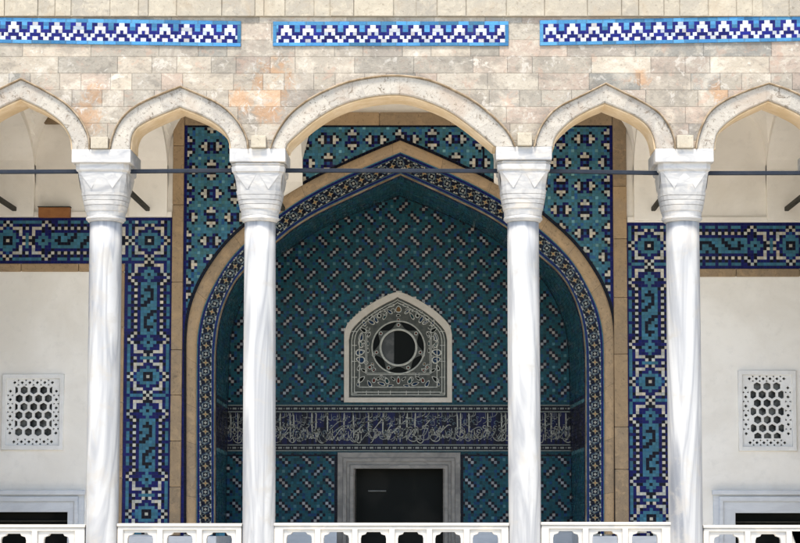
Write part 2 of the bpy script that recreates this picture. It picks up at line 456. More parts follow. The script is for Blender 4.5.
# ---------------------------------------------------------------- portal arch curves (half width from x=400, y) in photo pixels
def half(pts):
    return pts
CV = {
 'O': [(0,141),(25,151),(55,164.4),(83,177.5),(100,187),(126,202.5),(150,222),(170,240),(184,257),(198,279),(206,297),(211.5,316),(213.5,338),(213.5,360),(213.5,534)],
 'I': [(0,152),(30,164.5),(65,180),(95,196),(120,213),(140,229),(158,245),(175,264),(191,293),(198,310),(202.5,330),(204,350),(204,534)],
 'L': [(0,173.7),(30,187),(60,201),(85,213),(106,226),(122,239),(137,253),(154,267),(165,279),(175,298),(182.5,321),(185.5,348),(186,370),(186,534)],
 'B': [(0,196.2),(25,206),(60,220.5),(87,234),(108,249),(127,262),(143,279),(156,300),(165.5,325),(169,347),(170,370),(173,534)]}
def curve(key, Y, n=121):
    """full arch, left foot -> apex -> right foot, in XZ at depth Y"""
    h = resample(smooth(CV[key], 2), n)
    L = [U(400.3 - a, y, Y) for a, y in h][::-1]
    Rr = [U(400.3 + a, y, Y) for a, y in h]
    if key == 'B':
        L = [U(399 - a, y, Y) for a, y in h][::-1]; Rr = [U(399 + a, y, Y) for a, y in h]
        Rr[0] = L[-1]
    return L + Rr[1:]
cO, cI, cL, cB = curve('O', YW), curve('I', YW), curve('L', YW), curve('B', YB)

# ================================================================= SETTING
mb = MB(); mb.box(-90, 90, -110, 40, -.55, -.15); g = mb.build('ground', M['paving']); tag(g, kind='structure')
mb = MB(); mb.box(-8.2, 9.0, -.55, YW + .25, -.45, 0); g = mb.build('terrace_floor', M['floor']); tag(g, kind='structure')

# ================================================================= ARCADE WALL
colx = [105, 260, 524, 684.5]
COLX = [U(colx[0], 300, YC)[0] - 1.56] + [U(x, 300, YC)[0] for x in colx] + [U(colx[3], 300, YC)[0] + 1.56]
ABX = [(U(a, 149, -.03)[0], U(b, 149, -.03)[0]) for a, b in ((72, 131), (229.5, 285.5), (496, 552), (655, 713.5))]
ABX = [(ABX[0][0] - 1.56, ABX[0][1] - 1.56)] + ABX + [(ABX[3][0] + 1.56, ABX[3][1] + 1.56)]
ABT = [149.5, 149.5, 148.5, 146.5, 149, 149]               # top of each abacus, photo y
ABZ = [U(400, y, -.03)[1] for y in ABT]
EXT = [None] * 5; INT = [None] * 5
EXT[1] = [(109,149),(112,136),(118,123),(127,112),(140,103),(160,94),(181,86),(200,94),(222,104),(236,117),(244,129),(249,141),(249.5,149)]
INT[1] = [(130,149),(130.5,138),(135,128),(147.6,120.5),(166,112.5),(180,107),(201,115),(217.6,124),(227,133.5),(231,143),(231,149)]
EXT[2] = [(270,149),(274,136),(287,115.5),(301,104),(314,95.5),(341,83),(365,77.5),(393,74.5),(420,77),(438,82),(457,91),(474,100),(488.5,111),(505,126.5),(513,138),(516,147)]
INT[2] = [(285.5,149),(287,143.5),(300,132),(314,120),(336,106.5),(363,97.7),(393,94),(410,96),(426.5,101),(448.7,110.5),(466,122.5),(484,137),(494.5,146),(496,149)]
EXT[3] = [(533,148),(535,138),(541,124),(554,108),(576,97.8),(590,91),(605.5,83),(622,91.5),(640.5,100.5),(659,111.6),(669,124),(675,138),(676,148)]
INT[3] = [(552.5,148),(553,141),(558,132),(572,119),(588,110),(604.6,103),(620,109),(636,116),(648,125),(654,136),(656,148)]
EXT[4] = [(694.5,149),(696,140),(700,127),(707,112),(722,100.5),(742.6,91.3),(768.4,83),(790,90),(806,98),(822,111),(832,127),(836,140),(837,149)]
INT[4] = [(713.5,149),(714,141),(718,130),(735,116),(752,107.5),(768,100.5),(785,107),(803,116),(814,127),(819,140),(819.5,149)]
EXT[0] = [(2*22-a, b - 4) for a, b in [(91.5,153),(90,141),(82,124),(72,109),(55,98),(40,91),(22,82.4)]]+[(40,87),(55,95.5),(67,103),(79,115),(87,128),(91,139),(91.5,149)]
INT[0] = [(2*20.5-a, b) for a, b in [(72.8,149),(72,138),(64,124),(50,113),(35,105)]] + [(20.5,98.7),(35,105),(50,113),(64,124),(72,138),(72.8,149)]
def apex_i(p): return min(range(len(p)), key=lambda i: p[i][1])
def arch_path(p, n=31, sm=2):
    k = apex_i(p)
    a = resample(smooth(p[:k+1], sm), n); b = resample(smooth(p[k:], sm), n)
    return a + b[1:]
EXTp = [arch_path(e) for e in EXT]; INTp = [arch_path(e) for e in INT]
# the middle arch is round at the top
for A_, src in ((EXTp, EXT[2]), (INTp, INT[2])):
    s_ = smooth(src, 3); k_ = apex_i(s_)
    A_[2] = resample(s_[:k_+1], 31) + resample(s_[k_:], 31)[1:]
EX = [[U(x, y, YA) for x, y in e] for e in EXTp]; IN = [[U(x, y, YA) for x, y in e] for e in INTp]
for i in range(5):                                         # feet of each arch stand on the abaci
    for P in (EX[i], IN[i]):
        P[0] = (P[0][0], ABZ[i]); P[-1] = (P[-1][0], ABZ[i+1])
ZTOP = U(400, 17.2, 0)[1]
wall = thing('arcade_wall', (0, .25, ABZ[2]), 'weathered cream limestone arcade wall of five arches standing on the marble columns', 'arcade wall')
XL, XR = COLX[0] - 1.6, COLX[5] + 1.6
outer = [(XL, ZTOP), (XL, -.15), (COLX[0] - .55, -.15), (COLX[0] - .55, ABZ[0] + .002)]
for i in range(5): outer += [(x, z + .002) for x, z in IN[i]]
outer += [(COLX[5] + .55, ABZ[5] + .002), (COLX[5] + .55, -.15), (XR, -.15), (XR, ZTOP)]
outer = [p for i, p in enumerate(outer) if i == 0 or math.hypot(p[0]-outer[i-1][0], p[1]-outer[i-1][1]) > 1e-4]
plate('masonry', outer, [], YA, TW, M['facade'], wall)
# archivolts: proud weathered band, a raised hood moulding, and an ochre soffit lining
for i in range(5):
    n = len(EX[i]); vs = {}
    cuts = [0, 7, 15, 23, 29, 31, 38, 46, 53, 60]
    tn = [R.random() for _ in cuts]
    def tones(q, cuts=cuts, tn=tn):
        b = max(k for k, c in enumerate(cuts) if c <= q)
        joint = .0 if q not in cuts[1:] else .35
        return (tn[b], joint, 0)
    # finer strip so that joints stay thin
    A, B, owner = [], [], []
    for q in range(n - 1):
        fr = (0, .06, .5) if q in cuts[1:] else (0, .5)
        for f in fr:
            A.append(tuple(IN[i][q][k] + f * (IN[i][q+1][k] - IN[i][q][k]) for k in (0, 1)))
            B.append(tuple(EX[i][q][k] + f * (EX[i][q+1][k] - EX[i][q][k]) for k in (0, 1)))
            b = max(k for k, c in enumerate(cuts) if c <= q)
            owner.append((tn[b], .4 if (f == 0 and q in cuts[1:]) else 0, 0))
    A.append(IN[i][-1]); B.append(EX[i][-1]); owner.append((.5, 0, 0))
    av = sweep(A, B, [(0.0, .06), (0.0, -.022), (.06, -.030), (.86, -.036), (.90, -.030), (.90, .06)], 'archivolt', M['arch'], wall, lambda q: owner[q])
    sweep(A, B, [(.895, .03), (.895, -.050), (.93, -.062), (.97, -.058), (1.0, -.02), (1.0, .03)], 'hood_moulding', M['hood'], av)
    # soffit lining sits 3 mm inside the opening
    C = []
    for q in range(n):
        a = IN[i][max(0, q-1)]; b = IN[i][min(n-1, q+1)]
        dx, dz = b[0]-a[0], b[1]-a[1]; L = math.hypot(dx, dz); C.append((IN[i][q][0] + dz / L * .018, IN[i][q][1] - dx / L * .018))
    C[0] = (IN[i][0][0] + .018, ABZ[i] + .003); C[-1] = (IN[i][-1][0] - .018, ABZ[i+1] + .003)
    sweep(IN[i], C, [(0.0, .008), (.75, .0), (1.0, .008), (1.0, TW - .008), (.75, TW), (0.0, TW - .008)], 'soffit', M['soffit'], wall)
# bosses over the abaci
bosspx = [(None), (90.5, 108, 137, 149.5), (251, 266, 135.5, 149), (517.5, 532, 132.5, 146.5), (677, 693.5, 135, 149)]
for i in range(1, 5):
    a, b, t, _ = bosspx[i]
    x0, _z = U(a, 145, -.07); x1, z1 = U(b, t, -.07)
    mb = MB(); mb.box(x0, x1, -.075, .02, ABZ[i] + .003, z1, (.1, 0, 0)); mb.build('boss', M['course'], wall, bevel=.008)
for i, d in ((0, -1.56), (5, 1.56)):
    j = 1 if i == 0 else 4
    a, b, t, _ = bosspx[j]; x0, _z = U(a, 145, -.07); x1, z1 = U(b, t, -.07)
    mb = MB(); mb.box(x0 + d, x1 + d, -.075, .02, ABZ[i] + .003, z1, (.1, 0, 0)); mb.build('boss', M['course'], wall, bevel=.008)
# top course of upright blocks
mb = MB(); x = XL
zt = ZTOP + .45
while x < XR:
    w = R.choice((.10, .16, .22, .27, .33, .42)) * R.uniform(.9, 1.1); x1 = min(XR, x + w)
    yy = -.028 + R.uniform(-.007, .006); t = R.random()
    mb.box(x + .004, x1 - .004, yy, TW - .02, ZTOP + .004, zt, (t, R.uniform(0, .12), 0)); x = x1
mb.build('top_course', M['course'], wall, bevel=.006)
mb = MB(); mb.box(XL, XR, -.020, TW - .04, ZTOP + .002, zt - .01, (.6, .25, 0)); mb.build('core', M['course'], wall)
# tile friezes
FR = {'A': [(0,2,'V'),(2,4,'X'),(4,6,'V'),(6,8,'C')], 'B': [(0,1,'V'),(1,5,'X'),(5,6,'V'),(6,8,'C')],
      'C': [(0,1,'V'),(1,2.4,'X'),(2.4,3.6,'V'),(3.6,5,'X'),(5,8,'V')], 'D': [(0,1,'X'),(1,5,'V'),(5,6.5,'X'),(6.5,7.5,'N'),(7.5,8,'X')],
      'E': [(0,2,'V'),(2,4,'X'),(4,6,'V'),(6,8,'X')]}
def frieze(p0, p1, hgt, phase, ends):
    """p0, p1: photo px of the top corners"""
    (xa, za), (xb, zb) = U(*p0, -.012), U(*p1, -.012)
    h = hgt / 100.0; L = xb - xa; sl = (zb - za) / L
    Y = -.014
    mb = MB()
    def q(x0, x1, r0, r1, c):
        x0, x1 = max(0, x0), min(L, x1)
        if x1 - x0 < 1e-4: return
        z = lambda x, r: za + sl * x - h * r
        mb.poly([(xa + x0, Y, z(x0, r1)), (xa + x1, Y, z(x1, r1)), (xa + x1, Y, z(x1, r0)), (xa + x0, Y, z(x0, r0))], tone(c, .36))
    rh = 1 / 7.0; e0 = .036 if ends[0] else 0; e1 = L - (.036 if ends[1] else 0)
    x = 0
    while x < L:
        w = R.uniform(.10, .2); q(x, x + w, 0, rh * 1.05, 'C'); q(x, x + w, 1 - rh * .95, 1, 'C'); x += w
    if ends[0]: q(0, e0, rh * 1.05, 1 - rh * .95, 'C')
    if ends[1]: q(e1, L, rh * 1.05, 1 - rh * .95, 'C')
    u = .0275
    for r, key in enumerate('ABCDE'):
        y0 = rh * 1.05 + r * (1 - 2 * rh) / 5; y1 = y0 + (1 - 2 * rh) / 5
        k = -2
        while k * 8 * u + phase < L:
            for a, b, c in FR[key]:
                x0 = max(e0, phase + (k * 8 + a) * u); x1 = min(e1, phase + (k * 8 + b) * u)
                if x1 > x0: q(x0, x1, y0, y1, c)
            k += 1
    # edges so that the panel has thickness
    def zz(x, r): return za + sl * x - h * r
    for (a, r, b, s) in ((0, 0, L, 0), (L, 1, 0, 1), (L, 0, L, 1), (0, 1, 0, 0)):
        mb.poly([(xa+a, Y, zz(a, r)), (xa+b, Y, zz(b, s)), (xa+b, .01, zz(b, s)), (xa+a, .01, zz(a, r))], tone('C'))
    return mb.build('tile_frieze', M['tile'], wall)
frieze((-62, 16.6), (241, 21.2), 26.2, .03, (1, 1)); frieze((273, 21.6), (508.5, 21.4), 25.2, .055, (1, 1)); frieze((539.7, 20.4), (862, 14.8), 26.0, .03, (1, 1))

# ================================================================= COLUMNS
def loop(pts, z): return [(x, y, z) for x, y in pts]
def sq(n_side, r, power):
    """superellipse ring: power 2 round .. 20 square"""
    P = []
    n = n_side * 4
    for i in range(n):
        a = 2 * math.pi * (i + .5) / n
        c, s = math.cos(a), math.sin(a)
        d = (abs(c) ** power + abs(s) ** power) ** (-1 / power)
        P.append((r * d * c, r * d * s))
    return P
def skin(rings, name, mat, parent, ox, oy, smooth_=False, bevel=0):
    me = bpy.data.meshes.new(name); v = []; f = []; n = len(rings[0])
    for r in rings: v += [(x + ox, y + oy, z) for x, y, z in r]
    for k in range(len(rings) - 1):
        for i in range(n):
            a, b = k*n+i, k*n+(i+1) % n
            f.append((a, b, b+n, a+n))
    f.append(tuple(range(n))[::-1]); f.append(tuple(range((len(rings)-1)*n, len(rings)*n)))
    me.from_pydata(v, [], f); me.update()
    b = bmesh.new(); b.from_mesh(me); bmesh.ops.recalc_face_normals(b, faces=b.faces)
    if bevel: bmesh.ops.bevel(b, geom=[e for e in b.edges if e.calc_face_angle(0) > .6], offset=bevel, segments=2, affect='EDGES', profile=.6)
    b.to_mesh(me); b.free()
    return link(name, me, mat, parent, smooth_)
shaftpx = [(90.0, 121.8, 86.8, 117.4), (244.7, 275.6, 243.2, 274.8), (507.3, 538.8, 509.6, 540.6), (666, 699, 669.6, 702.2)]
LAB = ['white marble column beyond the left edge, carrying the outermost arch', 'white marble column standing before the left star-tiled strip and band, left of the niche',
       'white marble column standing before the left side of the big tiled niche', 'white marble column standing before the right side of the big tiled niche',
       'white marble column standing before the right star-tiled strip, right of the niche', 'white marble column beyond the right edge, carrying the outermost arch']
def column(i):
    k = min(max(i - 1, 0), 3); d = {0: -1.56, 5: 1.56}.get(i, 0)
    l0, r0, l1, r1 = shaftpx[k]
    (xa, zs), (xb, _) = U(l0, 222, YC), U(r0, 222, YC)
    (xc, zc), (xd, _) = U(l1, 540, YC), U(r1, 540, YC)
    cx = (xa + xb) / 2; r_top = (xb - xa) / 2; r_bot = (xd - xc) / 2 + .004
    cx2 = (xc + xd) / 2
    zt_ = ABZ[i]
    t = thing('column', (COLX[i], YC, 0), LAB[i], 'column', 'marble columns of the portico')
    ox = cx + d; oxb = cx2 + d
    rings = []
    for q in range(13):
        f = q / 12; z = .30 + f * (zs - .30); r = r_bot + (r_top - r_bot) * f + .004 * math.sin(math.pi * f)
        off = (oxb - ox) * (1 - f)
        rings.append([(x + off, y, z) for x, y in sq(10, r, 2)])
    skin(rings, 'shaft', M['marble'], t, ox, YC, True)
    rr = []
    for r, z in ((.235, .001), (.235, .11), (.225, .13), (.215, .15), (.23, .18), (.215, .215), (.19, .235), (.185, .262), (.20, .28), (r_bot + .01, .305)):
        rr.append(loop(sq(10, r, 14 if z < .14 else 2), z))
    skin(rr, 'base', M['marble'], t, oxb, YC)
    a0, a1 = ABX[i]; hw = (a1 - a0) / 2; ac = (a0 + a1) / 2
    zl = lambda y: U(400, y, YC - .2)[1] + (zt_ - ABZ[2])
    yy = ABT[i]
    z1 = zt_ - .135
    ab = MB(); ab.box(ac - hw, ac + hw, YC - hw, YC + hw, z1, zt_, (.5, 0, 0)); ab.build('abacus', M['capital'], t, bevel=.008)
    kind = 0 if i in (2, 3) else 1
    if kind == 0:
        prof = [(hw - .010, z1 - .022, 24), (hw - .022, z1 - .026, 24), (hw - .024, z1 - .034, 24), (hw - .012, z1 - .042, 24), (hw - .018, z1 - .092, 24), (hw - .034, z1 - .104, 24)]
    else:
        prof = [(hw - .030, z1 - .010, 24), (hw - .030, z1 - .060, 24), (hw - .038, z1 - .075, 24), (hw - .05, z1 - .082, 24)]
    rings = [loop(sq(8, hw - .03, 24), z1 + .002)] + [loop(sq(8, r, p), z) for r, z, p in prof]
    zN = zs + .035; zb = prof[-1][1]; rb = prof[-1][0]
    H_ = zb - zN
    if kind == 0:      # faceted bell: folded triangles above, stacked ledges tapering to the neck
        seq = [(.03, 18, 0), (.22, 7, .002), (.40, 5, 0), (.405, 5, .010), (.50, 4.4, .008), (.51, 4.4, 0), (.515, 4.2, .010), (.61, 3.8, .008), (.62, 3.6, -.002), (.625, 3.4, .008),
               (.71, 3.2, .006), (.72, 3, -.003), (.725, 3, .006), (.82, 2.7, .004), (.83, 2.6, -.004), (.88, 2.4, -.002), (.97, 2.2, 0)]
        e = 1.05
    else:
        seq = [(.04, 12, 0), (.13, 7, .002), (.30, 4.6, .004), (.46, 3.8, 0), (.465, 3.8, .009), (.53, 3.5, .007), (.54, 3.4, -.002), (.545, 3.4, .008), (.63, 3.2, .005), (.64, 3.1, -.003), (.645, 3, .007),
               (.74, 2.8, .005), (.75, 2.7, -.003), (.755, 2.7, .006), (.87, 2.4, .002), (.88, 2.3, -.004), (.98, 2.2, 0)]
        e = 1.35
    rT = rb; rB = r_top + .028
    for h, p, off in seq:
        r = rT + (rB - rT) * h ** e + off
        ring = sq(8, r, p)
        if kind == 0 and h == .22:                        # push alternate points in to fold the facets
            ring = [((1 - .035 * (q % 8 in (3, 4))) * x, (1 - .035 * (q % 8 in (3, 4))) * y) for q, (x, y) in enumerate(ring)]
        rings.append(loop(ring, zb - h * H_))
    for r, z in ((r_top + .030, zN + .012), (r_top + .038, zN), (r_top + .038, zN - .018), (r_top + .024, zN - .026), (r_top + .022, zN - .036), (r_top + .006, zN - .046)):
        rings.append(loop(sq(8, r, 2), z))
    capo = skin(rings, 'capital', M['capital'], t, ac * .5 + ox * .5, YC)
    # raised folded triangles on the faces of the bell
    fm = MB(); fx = ac * .5 + ox * .5
    for ang in range(4):
        ca, sa = math.cos(ang * math.pi / 2), math.sin(ang * math.pi / 2)
        def tr(x, y, z): return (fx + ca * x - sa * y, YC + sa * x + ca * y, z)
        zt2, zb2 = zb - .04 * H_, zb - .39 * H_
        w = rT * .90; rl = rT + (rB - rT) * .36 ** e
        for s0 in (-1, 1):
            A = tr(s0 * w * .98, -rT * 1.0, zt2); Bq = tr(s0 * w * .06, -rT * 1.0, zt2); Cq = tr(s0 * w * .48, -rl - .006, zb2); D = tr(s0 * w * .52, -rT * 1.015, zt2 - .02 * H_)
            for tri in ((A, D, Cq), (D, Bq, Cq), (A, Bq, D)): fm.poly(list(tri))
    fm.build('facet', M['capital'], capo)
    return t
for i in range(6): column(i)

# ================================================================= TIE RODS
def rod(name, p, q, r, mat, label, group):
    p, q = Vector(p), Vector(q); d = (q - p).normalized(); L = (q - p).length
    up = Vector((0, 0, 1)); s = d.cross(up).normalized()
    me = bpy.data.meshes.new(name); v = []; f = []
    prof = [(-1, -.75), (-.75, -1), (.75, -1), (1, -.75), (1, .75), (.75, 1), (-.75, 1), (-1, .75)]; n = 8
    for base in (p, q):
        for a, b in prof: v.append(tuple(base + s * a * r + up * b * r))
    for i in range(n): f.append((i, (i+1) % n, (i+1) % n + n, i + n))
    f += [tuple(range(n)), tuple(range(n, 2*n))]
    me.from_pydata(v, [], f)
    b = bmesh.new(); b.from_mesh(me); bmesh.ops.recalc_face_normals(b, faces=b.faces); b.to_mesh(me); b.free()
    c = (p + q) / 2
    for vv in me.vertices: vv.co -= c
    o = link(name, me, mat); o.location = c
    return tag(o, label, 'tie rod', group)
rlab = ['dark iron tie rod spanning the leftmost arch, left of the columns', 'dark iron tie rod spanning the pointed arch over the left star-tiled strip', 'long dark iron tie rod crossing the wide round arch before the niche',
        'dark iron tie rod spanning the pointed arch over the right star-tiled strip', 'dark iron tie rod spanning the rightmost arch, right of the columns']
ry = [172, 171.5, 170.5, 171, 173.2, 173]
for i in range(5):
    a = (COLX[i] + .22, .16, U(400, ry[i], .16)[1]); b = (COLX[i+1] - .22, .16, U(400, ry[i+1], .16)[1])
    rod('facade_tie_rod', a, b, .020, M['iron'], rlab[i], 'iron tie rods along the arcade')
clab = ['dark iron bar running from the left edge back to the plaster wall', 'dark iron bar running back to the wall from the capital before the left star-tiled strip', 'dark iron bar running back to the wall from the capital left of the round arch',
        'dark iron bar running back to the wall from the capital right of the round arch', 'dark iron bar running back to the wall from the capital before the right star-tiled strip', 'dark iron bar running from the right edge back to the plaster wall']
for i in range(6):
    z = U(400, 171, .3)[1] + .0
    rod('cross_tie_rod', (COLX[i], .42, z), (COLX[i] + (.0 if i < 3 else .0), YW - .08, U(400, 210, YW)[1]), .026, M['rawiron'], clab[i], 'iron bars running back to the wall')

# ================================================================= BALUSTRADE
def balustrade(i, label, cents, ytop):
    x0 = COLX[i] + .165; x1 = COLX[i+1] - .165
    Y0, Y1 = .20, .30
    zt_ = U(400, ytop, Y0)[1]
    t = thing('balustrade_panel', ((x0 + x1) / 2, .25, 0), label, 'balustrade', 'pierced marble balustrade panels between the columns')
    cs = [U(c, 535, Y0)[0] for c in cents] if cents else []
    holes = []; frames = []
    hw = .128; pitch = (cs[-1] - cs[0]) / (len(cs) - 1)
    ztop = zt_ - .073; zbot = .24
    for c in cs:
        holes.append([(c - hw, zbot + .06), (c - hw * .75, zbot), (c + hw * .75, zbot), (c + hw, zbot + .06), (c + hw, ztop - .065), (c + hw * .93, ztop - .035), (c + hw * .62, ztop - .022),
                      (c + hw * .52, ztop), (c - hw * .52, ztop), (c - hw * .62, ztop - .022), (c - hw * .93, ztop - .035), (c - hw, ztop - .065)])
        frames.append(rect(c - pitch / 2 + .03, c + pitch / 2 - .03, zbot - .045, ztop + .026))
    plate('pierced_slab', rect(x0, x1, .10, zt_ - .012), holes, Y0 + .018, Y1 - .018, M['balus'], t, .004)
    plate('raised_frame', rect(x0 + .002, x1 - .002, .102, zt_ - .014), frames, Y0, Y0 + .0165, M['balus'], t, .005)
    mb = MB(); mb.box(x0 - .005, x1 + .005, Y0 - .012, Y1 + .012, zt_ - .0115, zt_ + .018); mb.build('handrail', M['balus'], t, bevel=.008)
    mb = MB(); mb.box(x0 - .005, x1 + .005, Y0 - .03, Y1 + .03, .0015, .099); mb.build('plinth', M['balus'], t, bevel=.01)
balustrade(0, 'pierced white marble balustrade panel at the left edge, below the dark side window', (-30, 13, 56), 526.5)
balustrade(1, 'pierced white marble balustrade panel below the left star-tiled strip', (140, 179.5, 219), 525.3)
balustrade(2, 'wide pierced white marble balustrade panel below the dark doorway', (299, 336.2, 373.4, 410.6, 448, 485.5), 524.8)
balustrade(3, 'pierced white marble balustrade panel below the right star-tiled strip', (566, 605.5, 645), 524)
balustrade(4, 'pierced white marble balustrade panel at the right edge, below the dark side window', (727, 768.5, 810), 527)

# ================================================================= PORTICO VAULT
zE = EYE
vt = thing('portico_vault', (0, 1.65, zE + 3.5), 'cream plastered vault with cross ribs over the portico behind the arches', 'vault')
def ribz(y): 
    f = max(0, 1 - ((y - (YW+TW)/2) / ((YW-TW)/2)) ** 2); return zE + 3.42 + .78 * math.sqrt(f)
zTB_L, zTB_R = U(60, 217.5, YW)[1], U(740, 221.5, YW)[1]
RX = []
for i in range(6):
    x = COLX[i]; RX.append(x)
    w = .225
    # soffit arch with side faces, and a pilaster strip down the wall to whatever it stands on
    bot = {0: zTB_L, 1: zTB_L, 4: zTB_R, 5: zTB_R}.get(i, U(400, 198, YW)[1])
    mb = MB(); N = 24
    ys = [TW + (YW - TW) * q / N for q in range(N + 1)]
    zt2 = zE + 4.95
    for a, b in zip(ys, ys[1:]):
        za, zb = ribz(a), ribz(b)
        mb.poly([(x-w, a, za), (x+w, a, za), (x+w, b, zb), (x-w, b, zb)])
        for s in (-w, w): mb.poly([(x+s, a, za), (x+s, b, zb), (x+s, b, zt2), (x+s, a, zt2)])
    mb.build('rib', M['plaster'], vt, weld=True)
    if i in (2, 3):
        mc = sorted([(x - w, 0), (x + w, 0)]); ln = sorted(((a[0]*.6+b[0]*.4, a[1]*.6+b[1]*.4) for a, b in zip(cO, cI)))
        low = [p for p in ln if x - w < p[0] < x + w and p[1] > 2.5]
        plate('rib_springer', low + [(x + w, low[-1][1]), (x + w, ribz(2.72)), (x - w, ribz(2.72)), (x - w, low[0][1])], [], YW - .024, YW + .003, M['plaster'], vt)
    else:
        mb = MB(); mb.box(x - w, x + w, YW - .07, YW + .05, bot + .003, ribz(2.72), (.5, 0, 0)); mb.build('rib_springer', M['plaster'], vt, bevel=.01)
for i in range(5):
    x0, x1 = COLX[i] + .22, COLX[i+1] - .22; w = (x1 - x0) / 2; xm = (x0 + x1) / 2
    mb = MB(); NX, NY = 30, 16
    def hz(x, y):
        u = (x - xm) / w
        hA = zE + 3.75 + (.85 if i == 2 else .72) * math.sqrt(max(0, 1 - u * u)); hB = ribz(y) + .10
        return max(hA, hB)
    for a in range(NX):
        for b in range(NY):
            xa, xb = x0 + 2*w*a/NX, x0 + 2*w*(a+1)/NX; ya, yb = TW + (YW-TW)*b/NY, TW + (YW-TW)*(b+1)/NY
            mb.poly([(xa, ya, hz(xa, ya)), (xb, ya, hz(xb, ya)), (xb, yb, hz(xb, yb)), (xa, yb, hz(xa, yb))])
    mb.build('vault_bay', M['plaster'], vt, weld=True)
mb = MB(); mb.box(XL, XR, TW - .03, 7.5, zE + 5.0, zE + 5.12); tag(mb.build('flat_roof', M['course']), 'flat stone roof slab above the portico and niche', 'roof')

# ================================================================= TILED PORTAL
pt = thing('tiled_portal', (0, YW, 0), 'deep arched niche covered in turquoise and cobalt tiles behind the two middle columns', 'tiled niche')
xl, xr = U(172, 300, YW)[0], U(627, 300, YW)[0]
xl2, xr2 = U(183, 300, YW)[0], U(613.5, 300, YW)[0]
zt_top = U(400, 112.5, YW)[1]; zt_in = U(400, 125.5, YW)[1]
ZROOF = zE + 4.99
# rough wall behind the tiles, with the arch opening
mid = [((a[0]+b[0])/2, (a[1]+b[1])/2) for a, b in zip(cO, cI)]
op = [(x, z) for x, z in cI]; op[0] = (op[0][0], -.1); op[-1] = (op[-1][0], -.1)
outer = [(xl, -.1)] + op + [(xr, -.1), (xr, ZROOF), (xl, ZROOF)]
plate('niche_wall', outer, [], YW + .006, YW + .35, M['plaster'], pt)
# stone frame strips
zd = .93
def strip(name, x0, x1, z0, z1, y0, mat, parent, bev=.012, y1=None):
    mb = MB(); y1 = y1 if y1 is not None else YW + .02
    lo, hi = (x0, x1) if x1 - x0 > z1 - z0 else (z0, z1); p = lo
    while p < hi - 1e-6:
        q = min(hi, p + R.uniform(.45, .95)); q = hi if hi - q < .25 else q; c = (R.random(), R.uniform(0, .2), 0); d = R.uniform(0, .004)
        if (lo, hi) == (x0, x1): mb.box(p, q - .003, y0 + d, y1, z0, z1, c)
        else: mb.box(x0, x1, y0 + d, y1, p, q - .003, c)
        p = q
    return mb.build(name, mat, parent, bevel=bev)
strip('stone_frame', xl, xl2, zd + .003, zt_top, YW - .05, M['tan'], pt); strip('stone_frame', xr2, xr, zd + .003, zt_top, YW - .05, M['tan'], pt)
strip('stone_frame', xl2 + .002, xr2 - .002, zt_in, zt_top - .004, YW - .045, M['tan'], pt)
# spandrel tiles: left, middle and right panels with their own lattice
arch_poly = list(mid)
cell = 3.01 / 86.0
def keep_sp(x, z): return not inside((x, z), arch_poly) and z < zt_in + .01 and z > zd
mb = MB(); e = .036
Ysp = YW - .004
def sp_fn(edges):
    x0, x1 = edges
    return lambda i, j: None
def spandrel_panel(px, py, xa, xb):
    X0, Z0 = U(px, py, YW)
    I = range(int((xa - X0) / cell) - 1, int((xb - X0) / cell) + 2); J = range(-130, int((zt_in - Z0) / cell) + 2)
    tile_grid(mb, Ysp, X0, Z0, cell, cell, I, J, spandrel, lambda x, z: xa <= x < xb and keep_sp(x, z))
spandrel_panel(211.7, 146.5, xl2 + e, U(275, 150, YW)[0]); spandrel_panel(328.4, 139.8, U(275, 150, YW)[0], U(402, 150, YW)[0])
spandrel_panel(456, 139.3, U(402, 150, YW)[0], U(512, 150, YW)[0]); spandrel_panel(584.5, 139, U(512, 150, YW)[0], xr2 - e)
mb.build('tile_spandrel', M['tile'], pt)
# cobalt border lines of the spandrel
mb = MB(); y = YW - .0075
def line(mb, x0, x1, z0, z1, c, n=24, Y=None):
    Y = y if Y is None else Y
    for q in range(n):
        if x1 - x0 > z1 - z0: a, b = x0 + (x1-x0)*q/n, x0 + (x1-x0)*(q+1)/n; P = [(a, Y, z0), (b, Y, z0), (b, Y, z1), (a, Y, z1)]
        else: a, b = z0 + (z1-z0)*q/n, z0 + (z1-z0)*(q+1)/n; P = [(x0, Y, a), (x1, Y, a), (x1, Y, b), (x0, Y, b)]
        mb.poly(P, tone(c))
line(mb, xl2, xl2 + e, zd, zt_in, 'N', 90); line(mb, xr2 - e, xr2, zd, zt_in, 'N', 90); line(mb, xl2 + e, xr2 - e, zt_in - .022, zt_in, 'K', 90)
for s in (U(301.5, 150, YW)[0], U(483.5, 150, YW)[0]): line(mb, s - .012, s + .012, U(400, 186, YW)[1], zt_in - .022, 'K', 30)
mb.build('tile_border', M['tile'], pt)
# arch moulding in stone with a dark outline
def shift(P, Q, f): return [(a[0] + f * (b[0]-a[0]), a[1] + f * (b[1]-a[1])) for a, b in zip(P, Q)]
def foot(P, z=zd + .003):
    return P
MA, MBk, MT = [], [], []
tn = R.random(); nxt = 9
for q in range(len(cO) - 1):
    jn_ = q == nxt
    if jn_: tn = R.random(); nxt += R.choice((9, 11, 13, 16))
    for f in ((0, .12) if jn_ else (0,)):
        MA.append(tuple(cO[q][k] + f*(cO[q+1][k]-cO[q][k]) for k in (0, 1))); MBk.append(tuple(cI[q][k] + f*(cI[q+1][k]-cI[q][k]) for k in (0, 1))); MT.append((tn, .55 if (jn_ and f == 0) else .04, 0))
MA.append(cO[-1]); MBk.append(cI[-1]); MT.append(MT[-1])
sweep(MA, MBk, [(0.0, YW + .01), (0.0, YW - .030), (.12, YW - .045), (.35, YW - .052), (.7, YW - .05), (.88, YW - .04), (1.0, YW - .02), (1.0, YW + .05)], 'arch_moulding', M['tan'], pt, lambda q: MT[q])
